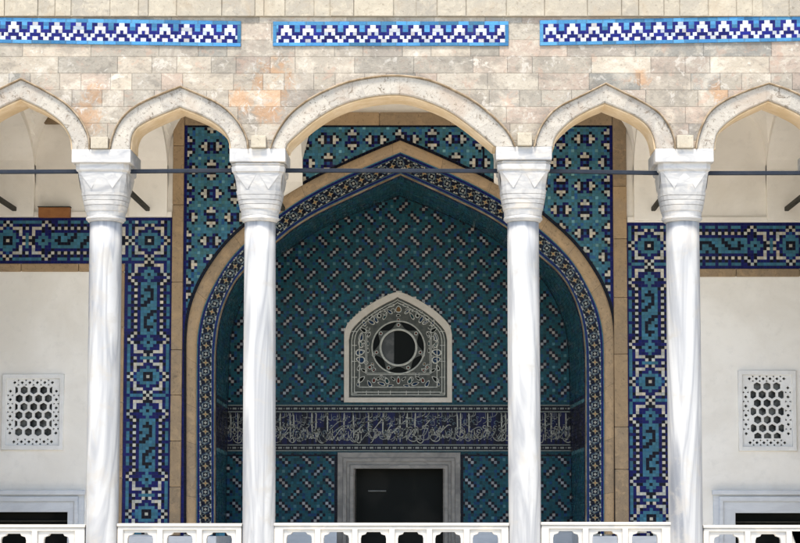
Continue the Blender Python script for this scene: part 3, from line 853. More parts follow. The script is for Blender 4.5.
def ribbon_path(mb, P, Q, Y, c, sub=1):
    for i in range(len(P) - 1):
        mb.poly([(P[i][0], Y, P[i][1]), (P[i+1][0], Y, P[i+1][1]), (Q[i+1][0], Y, Q[i+1][1]), (Q[i][0], Y, Q[i][1])], tone(c))
out1 = shift(cO, cI, -.30)
mb = MB(); ribbon_path(mb, out1, cO, YW - .0105, 'K'); mb.build('arch_outline', M['tile'], pt)
# ---- flowered border
mb = MB(); yb = YW + .016
f_ = lambda a: shift(cI, cL, a)
for a, b, c in ((0, .05, 'T'), (.05, .17, 'N'), (.17, .19, 'T'), (.19, .82, 'K'), (.82, .84, 'T'), (.84, .94, 'N'), (.94, .99, 'T')):
    ribbon_path(mb, f_(a), f_(b), yb, c)
cen = f_(.5); S = arclen(cen); tot = S[-1]; mids = S[len(S) // 2]
wid = .19
def frame_at(s):
    p = at(cen, S, s); q = at(cen, S, s + .02); o = at(cen, S, s - .02)
    tx, tz = q[0]-o[0], q[1]-o[1]; L = math.hypot(tx, tz) or 1
    return p, (tx/L, tz/L), (tz/L, -tx/L)
def motif(s, pts, c, dy):
    p, t, n = frame_at(s)
    mb.poly([(p[0] + t[0]*a + n[0]*b, yb - dy, p[1] + t[1]*a + n[1]*b) for a, b in pts], tone(c) if isinstance(c, str) else c)
def star(r1, r2, k, rot=0, ox=0, oy=0):
    return [(ox + (r1 if q % 2 == 0 else r2) * math.cos(rot + math.pi*q/k), oy + (r1 if q % 2 == 0 else r2) * math.sin(rot + math.pi*q/k)) for q in range(2*k)]
YEL = (.25, .215, .13); TEA = (.15, .18, .17); WHI = (.29, .285, .25); BLU = (.010, .022, .055)
step = .1005; k = 0
while k * step < mids - .03:
    for sg in ((1, -1) if k else (1,)):
        s = mids + sg * k * step
        if k % 2 == 0:
            motif(s, star(.058, .050, 8), BLU, .002); motif(s, star(.050, .038, 4, .4), TEA, .0035); motif(s, star(.040, .028, 4, .785), 'K', .005); motif(s, star(.020, .012, 4), WHI, .0065)
        else:
            motif(s, star(.041, .015, 4, 0), YEL, .0035); motif(s, star(.014, .008, 4), (.3, .12, .04), .005)
        for u, v_ in ((.5, .058), (.5, -.058), (.22, .062), (-.22, -.062)):
            r = .013; motif(s, [(u*step + a*1.5, v_ + b) for a, b in star(r, r*.6, 3, R.uniform(0, 1))], WHI, .003)
        # scrolling stem
        for q in range(6):
            a0, a1 = -step/2 + q*step/6, -step/2 + (q+1)*step/6
            o0, o1 = .05*math.sin(a0/step*math.pi*2 + k*math.pi), .05*math.sin(a1/step*math.pi*2 + k*math.pi)
            motif(s, [(a0, o0-.004), (a1, o1-.004), (a1, o1+.004), (a0, o0+.004)], TEA, .0025)
    k += 1
mb.build('flowered_tile_border', M['tile'], pt)
# thin stone lip at the inner edge of the border
lipB = [(x, z) for x, z in cL]
sweep(f_(.985), f_(1.03), [(0.0, YW + .03), (0.0, YW + .002), (.5, YW - .006), (1.0, YW + .002), (1.0, YW + .07)], 'stone_lip', M['hood'], pt)
# ---- reveal between the opening and the back wall
bz0, bz1 = U(400, 453.5, YB)[1], U(400, 402, YB)[1]      # inscription band
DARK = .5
mb = MB(); NS = 20
P0 = f_(1.03); Q0 = cB
P1, Q1 = [], []
for i in range(len(P0) - 1):                              # split to brick-sized courses
    L = math.hypot(P0[i+1][0]-P0[i][0], P0[i+1][1]-P0[i][1]); n = max(1, round(L / .038))
    for q in range(n):
        f = q / n
        P1.append(tuple(P0[i][k] + f*(P0[i+1][k]-P0[i][k]) for k in (0, 1))); Q1.append(tuple(Q0[i][k] + f*(Q0[i+1][k]-Q0[i][k]) for k in (0, 1)))
P1.append(P0[-1]); Q1.append(Q0[-1])
nseg = len(P1) - 1
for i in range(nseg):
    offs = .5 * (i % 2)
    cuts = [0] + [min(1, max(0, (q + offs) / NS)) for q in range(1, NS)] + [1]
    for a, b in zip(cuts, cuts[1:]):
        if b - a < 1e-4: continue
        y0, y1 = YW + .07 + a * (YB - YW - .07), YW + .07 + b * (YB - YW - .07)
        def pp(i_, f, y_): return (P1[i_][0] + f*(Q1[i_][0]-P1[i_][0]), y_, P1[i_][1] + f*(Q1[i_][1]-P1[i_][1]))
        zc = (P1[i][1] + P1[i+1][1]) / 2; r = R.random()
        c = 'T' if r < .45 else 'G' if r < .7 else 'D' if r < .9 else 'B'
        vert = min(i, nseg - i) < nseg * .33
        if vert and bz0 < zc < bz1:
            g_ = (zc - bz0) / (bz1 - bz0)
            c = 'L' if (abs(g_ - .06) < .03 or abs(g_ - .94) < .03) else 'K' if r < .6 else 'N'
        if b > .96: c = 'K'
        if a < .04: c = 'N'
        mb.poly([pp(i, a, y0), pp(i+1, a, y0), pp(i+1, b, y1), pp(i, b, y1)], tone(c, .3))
mb.build('reveal', M['tile'], pt)
# ---- back wall
wx0, wx1 = U(216, 400, YB)[0], U(584, 400, YB)[0]; wzt = U(400, 190, YB)[1]
dox0, dox1, doz = U(355, 480, YB)[0], U(443, 480, YB)[0], U(400, 467, YB)[1]
dfx0, dfx1, dfz = U(337.5, 480, YB)[0], U(460.5, 480, YB)[0], U(400, 452.3, YB)[1]
warch = [(54,402.5),(54,335),(52.5,327),(48,320.5),(36,309.5),(20,299.5),(6,293),(0,291.8)]
def wpath(sh, Y, cx=398.1):
    P = smooth(warch[1:], 1); P = [warch[0]] + P
    Rr = [(cx + a - sh * (1 if a > 0 else 0), y + (sh if y < 340 else 0) - (sh if y > 400 else 0)) for a, y in P]
    Rr = [(max(cx, x), y) for x, y in Rr]
    Lq = [(2*cx - x, y) for x, y in Rr[:-1]]
    pts = Rr + Lq[::-1]
    q = []
    for p in pts:
        if not any(math.hypot(p[0]-o[0], p[1]-o[1]) < .25 for o in q): q.append(p)
    return [U(x, y, Y) for x, y in q]
WO, WI = wpath(0, YB), wpath(5.0, YB)
plate('back_wall', [(wx0 - .2, -.1), (dox0, -.1), (dox0, doz), (dox1, doz), (dox1, -.1), (wx1 + .2, -.1), (wx1 + .2, wzt + .3), (wx0 - .2, wzt + .3)], [WI], YB + .006, YB + .40, M['plaster'], pt)
c2 = 2.885 / (F / (YB - CY) * 1.0)
c2x = (U(430.0, 300, YB)[0] - U(299.9, 300, YB)[0]) / (130.1 / 2.885)
def keep_b(x, z): return not inside((x, z), WO) and not (dfx0 + .02 < x < dfx1 - .02 and z < dfz - .02) and wx0 - .1 < x < wx1 + .1
mb = MB()
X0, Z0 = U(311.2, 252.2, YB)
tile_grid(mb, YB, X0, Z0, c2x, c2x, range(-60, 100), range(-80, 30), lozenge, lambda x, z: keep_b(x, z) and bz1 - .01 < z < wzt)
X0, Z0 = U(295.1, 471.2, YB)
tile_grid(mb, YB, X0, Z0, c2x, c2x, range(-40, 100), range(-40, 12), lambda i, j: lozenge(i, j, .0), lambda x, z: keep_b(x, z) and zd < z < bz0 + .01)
mb.build('tile_field', M['tile'], pt)
# dark tile edging round the lower panels
Y2 = YB - .003
for a, b, q in ((wx0, dfx0, dfx0 - .02), (dfx1, wx1, dfx1 + .02)):
    mb = MB(); line(mb, a, b, bz0 - .035, bz0 - .012, 'K', 30, Y2); line(mb, q - .016, q + .016, zd, bz0 - .037, 'K', 30, Y2)
    mb.build('tile_edging', M['tile'], pt, weld=True)
# ---- inscription band: knotted cursive script in pale tile on cobalt
mb = MB(); Y3 = YB - .012
fr = lambda g: bz0 + g * (bz1 - bz0)
n = 150
for q in range(n):
    xa, xb = wx0 + (wx1-wx0)*q/n, wx0 + (wx1-wx0)*(q+1)/n
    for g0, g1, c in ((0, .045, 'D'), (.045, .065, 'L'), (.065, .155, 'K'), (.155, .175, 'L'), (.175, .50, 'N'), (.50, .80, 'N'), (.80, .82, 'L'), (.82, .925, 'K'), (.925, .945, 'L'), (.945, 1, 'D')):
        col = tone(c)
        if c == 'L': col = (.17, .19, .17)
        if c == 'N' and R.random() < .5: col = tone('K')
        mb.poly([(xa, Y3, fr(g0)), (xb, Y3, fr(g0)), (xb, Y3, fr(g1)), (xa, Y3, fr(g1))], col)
INK = (.30, .295, .25); INK2 = (.19, .195, .175)
x = wx0 + .02
while x < wx1:
    for g in (.11, .872):
        mb.poly([(x, Y3-.003, fr(g-.018)), (x+.05, Y3-.003, fr(g-.018)), (x+.05, Y3-.003, fr(g+.018)), (x, Y3-.003, fr(g+.018))], (.20, .205, .185))
        mb.poly([(x+.066, Y3-.003, fr(g)), (x+.074, Y3-.003, fr(g-.02)), (x+.082, Y3-.003, fr(g)), (x+.074, Y3-.003, fr(g+.02))], (.20, .205, .185))
    x += .0965
def stroke(pts, w0, w1, col, dy=.004):
    pts = smooth(pts, 2); n = len(pts)
    V = []
    for i, (px, pz) in enumerate(pts):
        a = pts[max(0, i-1)]; b = pts[min(n-1, i+1)]; dx, dz = b[0]-a[0], b[1]-a[1]; L = math.hypot(dx, dz) or 1
        f = i / (n-1); w = (w0 + (w1-w0)*f) * .78 * (.5 + 1.0*math.sin(math.pi*min(1, max(.05, f)))) / 2
        V.append(((px - dz/L*w, pz + dx/L*w), (px + dz/L*w, pz - dx/L*w)))
    for (a, b), (c, d) in zip(V, V[1:]):
        mb.poly([(a[0], Y3-dy, a[1]), (c[0], Y3-dy, c[1]), (d[0], Y3-dy, d[1]), (b[0], Y3-dy, b[1])], col)
px1 = (wx1 - wx0) / 368.0
sx = lambda p: U(p, 428, YB)[0]
alif = [226.5, 231, 238, 248, 256, 263, 271, 280.2, 290.4, 294, 312, 316, 327.5, 344, 353.6, 368.5, 383, 400, 407, 415, 457.5, 460.5, 469, 487.7, 501.5, 505.7, 514, 521, 530, 545, 551, 559, 566]
for p in alif:
    xx = sx(p); lo = R.choice((.22, .30, .38, .25)); 
    stroke([(xx + R.uniform(-.006, .006), fr(.785)), (xx, fr(.6)), (xx + R.uniform(-.004, .004), fr(lo))], .017, .014, INK)
    if R.random() < .5: stroke([(xx - .012, fr(.77)), (xx - .004, fr(.785)), (xx, fr(.74))], .010, .006, INK)
xx = sx(222)
while xx < sx(575):
    t = R.random(); w = R.uniform(.05, .13); g = R.uniform(.21, .34); s = R.choice((1, 1, -1))
    c = INK if R.random() < .7 else INK2
    if t < .30:    # deep bowl
        stroke([(xx + w, fr(g + .16)), (xx + w*1.02, fr(g + .03)), (xx + w*.6, fr(g - .02)), (xx + w*.1, fr(g + .02)), (xx - w*.1, fr(g + .12))], .012, .006, c)
        if R.random() < .6: stroke([(xx + w*.5 - .008, fr(g + .11)), (xx + w*.5, fr(g + .13)), (xx + w*.5 + .008, fr(g + .11))], .012, .010, c)
    elif t < .55:  # looped letter with a tail
        r = .022; cxl, cz = xx + w*.6, g + .18
        stroke([(cxl + r*math.cos(a), fr(cz) + r*.9*math.sin(a)) for a in [q*.9 for q in range(8)]] + [(cxl - w*.4, fr(g)), (cxl - w*.8, fr(g + .02))], .010, .007, c)
    elif t < .75:  # long sweep back
        h = R.uniform(.30, .58)
        stroke([(xx + w*1.4, fr(h + .10)), (xx + w, fr(h + .12)), (xx + w*.3, fr(h + .03)), (xx - w*.5, fr(h - .10)), (xx - w*.8, fr(h - .10))], .012, .006, c)
    else:          # toothed link along the writing line
        h = R.uniform(.26, .52)
        stroke([(xx, fr(h)), (xx + w*.25, fr(h - .02)), (xx + w*.35, fr(h + .08)), (xx + w*.45, fr(h - .01)), (xx + w*.7, fr(h - .01)), (xx + w*.8, fr(h + .09)), (xx + w, fr(h))], .010, .009, c)
    if R.random() < .8:
        q, h = xx + R.uniform(0, w), R.uniform(.24, .74); r = .0085
        mb.poly([(q - r, Y3-.0045, fr(h)), (q, Y3-.0045, fr(h) - r), (q + r, Y3-.0045, fr(h)), (q, Y3-.0045, fr(h) + r)], c)
    if R.random() < .7:
        h = R.uniform(.55, .72); a = R.uniform(-.5, .9)
        stroke([(xx, fr(h)), (xx + .03, fr(h + .03*a)), (xx + .055, fr(h + .08*a)), (xx + .05, fr(h + .11))], .008, .005, INK2)
    xx += R.uniform(.017, .030)
# second line of vines between the letters
xx = sx(224)
while xx < sx(572):
    h = R.uniform(.3, .7); r = R.uniform(.02, .034)
    stroke([(xx + r*math.cos(a)*(1 - a/9), fr(h) + r*math.sin(a)*(1 - a/9)) for a in [q*.8 for q in range(8)]], .005, .004, (.14, .20, .22), .002); xx += R.uniform(.03, .05)
mb.build('inscription_band', M['tile'], pt)
# ---- arched stained-glass window
fw = plate('window_frame', WO, [WI], YB - .03, YB + .06, M['wframe'], pt, .006)
CXW, CZW = U(398.4, 347.3, YB); u = 1 / (F / (YB - CY))    # one photo pixel at the back wall, in metres
def circ(r, n=36, ox=0, oz=0): return [(CXW + ox + r*u*math.cos(2*math.pi*q/n), CZW + oz + r*u*math.sin(2*math.pi*q/n)) for q in range(n)]
holes = [circ(17.0)]; glass = [(circ(17.6), 'darkpane')]
for q in range(7):                                        # curved petals between the rings
    a0 = math.radians(90 + 51.43*q + 4.5); a1 = math.radians(90 + 51.43*q + 46.9); P = []
    for f in range(9): a = a0 + (a1-a0)*f/8; P.append((CXW + 25.6*u*math.cos(a), CZW + 25.6*u*math.sin(a)))
    for f in range(9): a = a1 + (a0-a1)*f/8; rr = 19.4 + 5.4*((f-4)/4)**2; P.append((CXW + rr*u*math.cos(a), CZW + rr*u*math.sin(a)))
    holes.append(P); glass.append((P, 'darkpane'))
def leaf(x, y, L, W, ang, key):
    P = []
    for q in range(10):
        a = 2*math.pi*q/10; c, s = math.cos(a), math.sin(a)
        px_, pz_ = L*c*(1), W*s*(1 - .35*c)
        P.append((CXW + (x + px_*math.cos(ang) - pz_*math.sin(ang))*u, CZW + (y + px_*math.sin(ang) + pz_*math.cos(ang))*u))
    r_ = max(L, W); 
    if any(math.hypot(x-a, y-b) < r_*.8 + c*.8 for a, b, c in placed): return
    placed.append((x, y, r_)); holes.append(P); glass.append((P, key))
placed = [(0, 0, 31.5)]
for q in range(7):
    a = math.radians(90 + 51.43*q); P = [(CXW + (22.6*math.cos(a) + 1.25*math.cos(b*1.257))*u, CZW + (22.6*math.sin(a) + 1.25*math.sin(b*1.257))*u) for b in range(5)]; holes.append(P); glass.append((P, 'redglass'))
for s in (-1, 1):
    A = lambda x, y, L, W, ang, key: leaf(s*x, y, L, W, math.radians(ang if s > 0 else 180 - ang), key)
    for q in ((9, 36, 2.6, 1.1, 35, 'blueglass'), (13.5, 31.5, 3.0, 1.1, 120, 'greenglass'), (19, 33, 2.6, 1.3, 100, 'darkpane'), (16, 37.5, 2.2, .9, 20, 'darkpane'), (23, 28.5, 3.2, 1.2, 60, 'blueglass'),
              (27.5, 25.5, 3.0, 1.3, 30, 'blueglass'), (28.5, 30.5, 2.2, 1.1, 140, 'darkpane'), (34.5, 24.5, 2.6, 1.2, 70, 'blueglass'), (35.5, 17.5, 3.0, 1.4, 35, 'darkpane'), (37.5, 10.5, 3.4, 1.7, 100, 'blueglass'),
              (38, 3, 2.8, 1.5, 60, 'greenglass'), (38.3, -5, 3.6, 2.3, 165, 'blueglass'), (38, -12.5, 3.4, 2.5, 15, 'blueglass'), (39.5, -20.5, 2.4, 1.2, 110, 'darkpane'), (35, -23, 2.2, 1.1, 30, 'darkpane'),
              (37, -32, 3.2, 1.6, 140, 'darkpane'), (29, -36.5, 2.8, 1.3, 60, 'blueglass'), (24.5, -33, 2.0, 1.3, 100, 'redglass'), (19.5, -31, 2.3, 1.0, 150, 'darkpane'), (17, -36.5, 3.0, 1.2, 20, 'blueglass'),
              (11.5, -33.5, 2.6, 1.5, 70, 'greenglass'), (8, -38.5, 2.4, .9, 170, 'blueglass'), (5.5, -31.5, 2.0, .9, 40, 'darkpane'), (28.8, -20, 1.5, 1.5, 0, 'redglass'), (26, -16.6, 1.3, .9, 45, 'amberglass'),
              (24.5, -22.8, 1.6, .9, 135, 'redglass'), (30.5, 4, 2.0, .8, 90, 'greenglass'), (30.5, -3, 2.0, .8, 90, 'darkpane'), (29.5, 13, 2.3, .9, 110, 'darkpane'), (31.5, -38.5, 1.5, .8, 0, 'darkpane'), (40.5, -37, 1.6, .9, 90, 'blueglass'),
              (24, 8.5, 1.2, 1.2, 0, 'redglass'), (25, -8, 1.2, 1.2, 0, 'redglass'), (7, 42, 2.4, .9, -20, 'greenglass'), (32, 33, 1.6, .7, 130, 'greenglass'), (22.5, 36, 1.6, .8, 145, 'blueglass')): A(*q)
leaf(0, 38.5, 2.6, 2.2, math.pi/2, 'amberglass'); leaf(0, 27.6, 1.2, 1.3, 0, 'redglass'); leaf(0, -33, 2.8, 1.3, math.pi/2, 'redglass'); leaf(0, 32, 1.6, 1.0, 0, 'darkpane'); leaf(0, -28.3, 4.5, .7, 0, 'darkpane')
WI2 = [(x*.997 + CXW*.003, z) for x, z in WI]
tr = plate_cdt('tracery', WI, holes, YB + .012, YB + .045, M['tracery'], fw)
mb = MB()                                                  # raised mouldings on the tracery: two rings and inner borders
def ring(r, w, Y):
    a, b = circ(r - w, 48), circ(r + w, 48)
    for q in range(48):
        k2 = (q + 1) % 48; m_ = lambda i: ((a[i][0]+b[i][0])/2, Y - .008, (a[i][1]+b[i][1])/2)
        mb.poly([(a[q][0], Y, a[q][1]), (a[k2][0], Y, a[k2][1]), m_(k2), m_(q)]); mb.poly([m_(q), m_(k2), (b[k2][0], Y, b[k2][1]), (b[q][0], Y, b[q][1])])
ring(18.0, 1.0, YB + .011); 
mb.build('centre_ring', M['tracery_line'], tr)
mb = MB(); ring(26.5, .7, YB + .011)
for g in (.955, .90, .80):
    P = [(CXW + (x - CXW)*g, CZW + (z - CZW)*(g if g != .8 else .80)) for x, z in WI]; Pi = [(CXW + (x - CXW)*(g-.015), CZW + (z - CZW)*(g-.015)) for x, z in WI]
    for q in range(len(P)):
        k2 = (q + 1) % len(P)
        if g == .8 and max(P[q][1], P[k2][1]) > CZW + 16*u: continue
        mb.poly([(P[q][0], YB + .0085, P[q][1]), (P[k2][0], YB + .0085, P[k2][1]), (Pi[k2][0], YB + .0085, Pi[k2][1]), (Pi[q][0], YB + .0085, Pi[q][1])])
for (P, key) in glass[8:]:
    mx, mz = sum(p[0] for p in P)/len(P), sum(p[1] for p in P)/len(P); n = len(P)
    k0, k1 = (1.06, 1.42) if n > 6 else (1.1, 1.7)
    for q in range(n):
        a, b = P[q], P[(q+1) % n]; E = lambda p, f: (mx + (p[0]-mx)*f, YB + .0075, mz + (p[1]-mz)*f)
        mb.poly([E(a, k0), E(b, k0), E(b, k1), E(a, k1)])
def rib_(x0, z0, x1, z1, w=.28):
    a, b = (CXW + x0*u, CZW + z0*u), (CXW + x1*u, CZW + z1*u); d = math.hypot(b[0]-a[0], b[1]-a[1]); nx_, nz_ = -(b[1]-a[1])/d*w*u, (b[0]-a[0])/d*w*u
    mb.poly([(a[0]-nx_, YB+.0092, a[1]-nz_), (b[0]-nx_, YB+.0092, b[1]-nz_), (b[0]+nx_, YB+.0092, b[1]+nz_), (a[0]+nx_, YB+.0092, a[1]+nz_)])
for sg in (-1, 1):
    rib_(sg*33, -26, sg*33, 14); rib_(sg*31.6, -26, sg*31.6, 12)
    for zz_ in (-46, -30, -14, 2, 16): rib_(sg*41.5, zz_, sg*47, zz_)
    for xx_ in (8, 20, 32): rib_(sg*xx_, -47.5, sg*xx_, -43.5)
    for q in range(14):                                    # curling stems between the leaves
        a = math.radians(-70 + q*11.5); r0 = R.uniform(33, 37)
        if abs(a) > .5 or True:
            pts_ = [(r0*math.cos(a)*1.05, r0*math.sin(a)*1.02 + 1)]
            th = R.uniform(0, 6.28)
            for w_ in range(7): pts_.append((pts_[-1][0] + 1.5*math.cos(th), pts_[-1][1] + 1.5*math.sin(th))); th += .75
            for (xa_, za_), (xb_, zb_) in zip(pts_, pts_[1:]):
                if max(abs(xa_), abs(xb_)) < 41 and max(za_, zb_) < 46 - .55*max(abs(xa_), abs(xb_)) + 4 and min(za_, zb_) > -42: rib_(sg*xa_, za_, sg*xb_, zb_, .25)
rib_(-33, -26, 33, -26); rib_(-31.6, -27.4, 31.6, -27.4)
mb.build('tracery_moulding', M['tracery_line'], tr)
GC = {'darkpane': (.005, .006, .005), 'blueglass': (.018, .045, .10), 'greenglass': (.018, .06, .065), 'redglass': (.16, .03, .02), 'amberglass': (.22, .11, .035)}
cents = [(sum(p[0] for p in P)/len(P), sum(p[1] for p in P)/len(P), key) for P, key in glass[1:]]
mb = MB(); g0 = 1.1*u
gx0, gx1 = min(p[0] for p in WI) + .01, max(p[0] for p in WI) - .01; gz0, gz1 = WI[0][1] + .01, max(p[1] for p in WI) - .04
nx, nz = int((gx1-gx0)/g0), int((gz1-gz0)/g0)
for q in range(nx):
    for r in range(nz):
        x0, z0 = gx0 + q*g0, gz0 + r*g0; x_, z_ = x0 + g0/2, z0 + g0/2
        if not inside((x_, z_), [(CXW + (a-CXW)*1.02, CZW + (b-CZW)*1.02) for a, b in WI]): continue
        d = math.hypot(x_-CXW, z_-CZW)
        key = 'darkpane' if d < 19*u else ('redglass' if min(math.hypot(x_-CXW-22.6*u*math.cos(math.radians(90+51.43*k)), z_-CZW-22.6*u*math.sin(math.radians(90+51.43*k))) for k in range(7)) < 1.6*u else 'darkpane') if d < 27*u else min(cents, key=lambda c: (c[0]-x_)**2 + (c[1]-z_)**2)[2]
        mb.poly([(x0, YB+.048, z0), (x0+g0, YB+.048, z0), (x0+g0, YB+.048, z0+g0), (x0, YB+.048, z0+g0)], GC[key])
mb.build('stained_glass', M['stained'], fw, weld=True)
mb = MB(); P = [p for p in circ(17.3, 48) if p[0] < CXW - 2.5*u]; mb.poly([(x, YB + .047, z) for x, z in P]); mb.build('pale_pane', M['palepane'], fw)  # lighter part of the round pane is a painted reflection
mb = MB(); mb.box(CXW - 1.0, CXW + 1.0, YB + .05, YB + .1, CZW - 1.0, CZW + 1.0); mb.build('shutter', M['darkpane'], fw)
# ---- doorway
dw = plate('door_frame', [(dfx0, 0.002), (dox0, 0.002), (dox0, doz), (dox1, doz), (dox1, .002), (dfx1, .002), (dfx1, dfz), (dfx0, dfz)], [], YB - .04, YB + .22, M['greymarble'], pt, .008)
for g, yy in ((.22, YB - .055), (.62, YB - .062)):
    a = .02 + g * (dox0 - dfx0); w_ = .05
    plate('frame_moulding', [(dfx0 + a, .004), (dfx0 + a + w_, .004), (dfx0 + a + w_, dfz - a - w_), (dfx1 - a - w_, dfz - a - w_), (dfx1 - a - w_, .004), (dfx1 - a, .004), (dfx1 - a, dfz - a), (dfx0 + a, dfz - a)], [], yy, YB - .0415, M['greymarble'], dw, .008)
mb = MB(); mb.box(dox0 - .02, dox1 + .02, YB + .26, YB + .30, 0, doz + .02); dr = mb.build('door', M['darkpane'], pt)  # black panel stands for the unlit room beyond the doorway
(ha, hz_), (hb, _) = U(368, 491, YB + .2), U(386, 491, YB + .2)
mb = MB(); mb.box(ha, hb, YB + .225, YB + .25, hz_ - .009, hz_ + .009); mb.box(ha + .03, ha + .05, YB + .249, YB + .261, hz_ - .008, hz_ + .008); mb.box(hb - .05, hb - .03, YB + .249, YB + .261, hz_ - .008, hz_ + .008); mb.build('handle', M['steel'], dr, bevel=.003)  # added bar imitates a streak of reflected light in the doorway
# ---- marble dado below the tiles
y0 = YB - .03
def dado(*a): q = MB(); q.box(*a); q.build('marble_dado', M['palemarble'], pt, bevel=.006)
dado(wx0 - .1, dfx0 - .003, y0, YB + .01, .002, zd); dado(dfx1 + .003, wx1 + .1, y0, YB + .01, .002, zd)
for s in (1, -1):
    dado(*((xl + .001, cL[0][0] + .03) if s > 0 else (cL[-1][0] - .03, xr - .001)), YW - .06, YW + .08, .002, zd)
    dado(*((cL[0][0] - .1, cL[0][0] + .032) if s > 0 else (cL[-1][0] - .032, cL[-1][0] + .1)), YW + .081, YB - .031, .002, zd)
# niche floor
mb = MB(); mb.box(wx0 - .15, wx1 + .15, YW + .26, YB + .5, -.3, .001); g = mb.build('niche_floor', M['floor']); tag(g, kind='structure')
# soffit tiles with pale letters
DARK = 1.0
# ================================================================= WING WALLS
def hexa(cx, cz, r): return [(cx + r*math.cos(math.pi/6 + q*math.pi/3), cz + r*math.sin(math.pi/6 + q*math.pi/3)) for q in range(6)]
def lattice_window(parent, x0, x1, y0, y1, fx, rows, first):
    """stone grille window: photo px box; rows of hexagons"""
    Y = YW
    (a, zt_), (b, zb_) = U(x0, y0, Y), U(x1, y1, Y)
    uu = 1 / 86.0
    frm = plate('lattice_frame', rect(a, b, zb_, zt_), [rect(a + 4.2*uu, b - 4.2*uu, zb_ + 4.6*uu, zt_ - 4.6*uu)], Y - .035, Y + .10, M['grille'], parent, .006)
    ia, ib, ic, id_ = a + 4.2*uu, b - 4.2*uu, zb_ + 4.6*uu, zt_ - 4.6*uu
    holes = []
    fa, fb, fc, fd = a + 12.6*uu, b - 12.0*uu, zb_ + 12.6*uu, zt_ - 12.0*uu
    P = 9.75*uu; hr = 4.25*uu; rowh = 8.4*uu
    def clip(h):
        # clip a hexagon to the field in x and z
        for ax, lim, sg in ((0, fa, 1), (0, fb, -1), (1, fc, 1), (1, fd, -1)):
            out = []
            for i in range(len(h)):
                p, q = h[i-1], h[i]; ip, iq = sg*(p[ax]-lim) >= 0, sg*(q[ax]-lim) >= 0
                if ip != iq:
                    t_ = (lim - p[ax])/(q[ax]-p[ax]); out.append((p[0]+t_*(q[0]-p[0]), p[1]+t_*(q[1]-p[1])))
                if iq: out.append(q)
            h = out
            if len(h) < 3: return None
        return h
    xm = (fa + fb)/2
    for r in range(rows):
        cz = fd - 3.9*uu - r*rowh
        n = 3 if (r + first) % 2 == 0 else 4
        for q in range(-1, n + 1):
            h = clip(hexa(xm + (q - (n-1)/2)*P, cz, hr))
            if h and (max(p[0] for p in h) - min(p[0] for p in h)) > 1.2*uu and (max(p[1] for p in h) - min(p[1] for p in h)) > 1.4*uu: holes.append(h)
    # small pierced lozenges and triangles in the border
    def loz(cx, cz, r, k=4, rot=0): holes.append([(cx + r*math.cos(rot + 2*math.pi*q/k), cz + r*math.sin(rot + 2*math.pi*q/k)) for q in range(k)])
    def row_of(p0, p1, n):
        for q in range(n):
            f = (q + .5)/n; cx, cz = p0[0] + f*(p1[0]-p0[0]), p0[1] + f*(p1[1]-p0[1])
            horiz = abs(p1[0]-p0[0]) > abs(p1[1]-p0[1])
            loz(cx, cz, 1.75*uu)
            st = ((p1[0]-p0[0]) + (p1[1]-p0[1]))/n/2
            ox, oz = (st, 0) if horiz else (0, st)
            if q < n - 1:
                dx, dz = (0, 2.3*uu) if horiz else (2.3*uu, 0)
                loz(cx + ox + dx, cz + oz + dz, 1.35*uu, 3, -math.pi/2 if horiz else math.pi); loz(cx + ox - dx, cz + oz - dz, 1.35*uu, 3, math.pi/2 if horiz else 0)
    m = 4.1*uu
    row_of((ia + m, id_ - m + .4*uu), (ib - m, id_ - m + .4*uu), 6); row_of((ia + m, ic + m - .4*uu), (ib - m, ic + m - .4*uu), 6)
    row_of((ia + m - .4*uu, ic + 2*m), (ia + m - .4*uu, id_ - 2*m), 6); row_of((ib - m + .4*uu, ic + 2*m), (ib - m + .4*uu, id_ - 2*m), 6)
    plate('lattice', rect(ia, ib, ic, id_), holes, Y - .012, Y + .03, M['grille'], frm, .0015)
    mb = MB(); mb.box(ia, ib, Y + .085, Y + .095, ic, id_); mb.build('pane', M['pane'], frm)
    return rect(a + .01, b - .01, zb_ + .01, zt_ - .01)
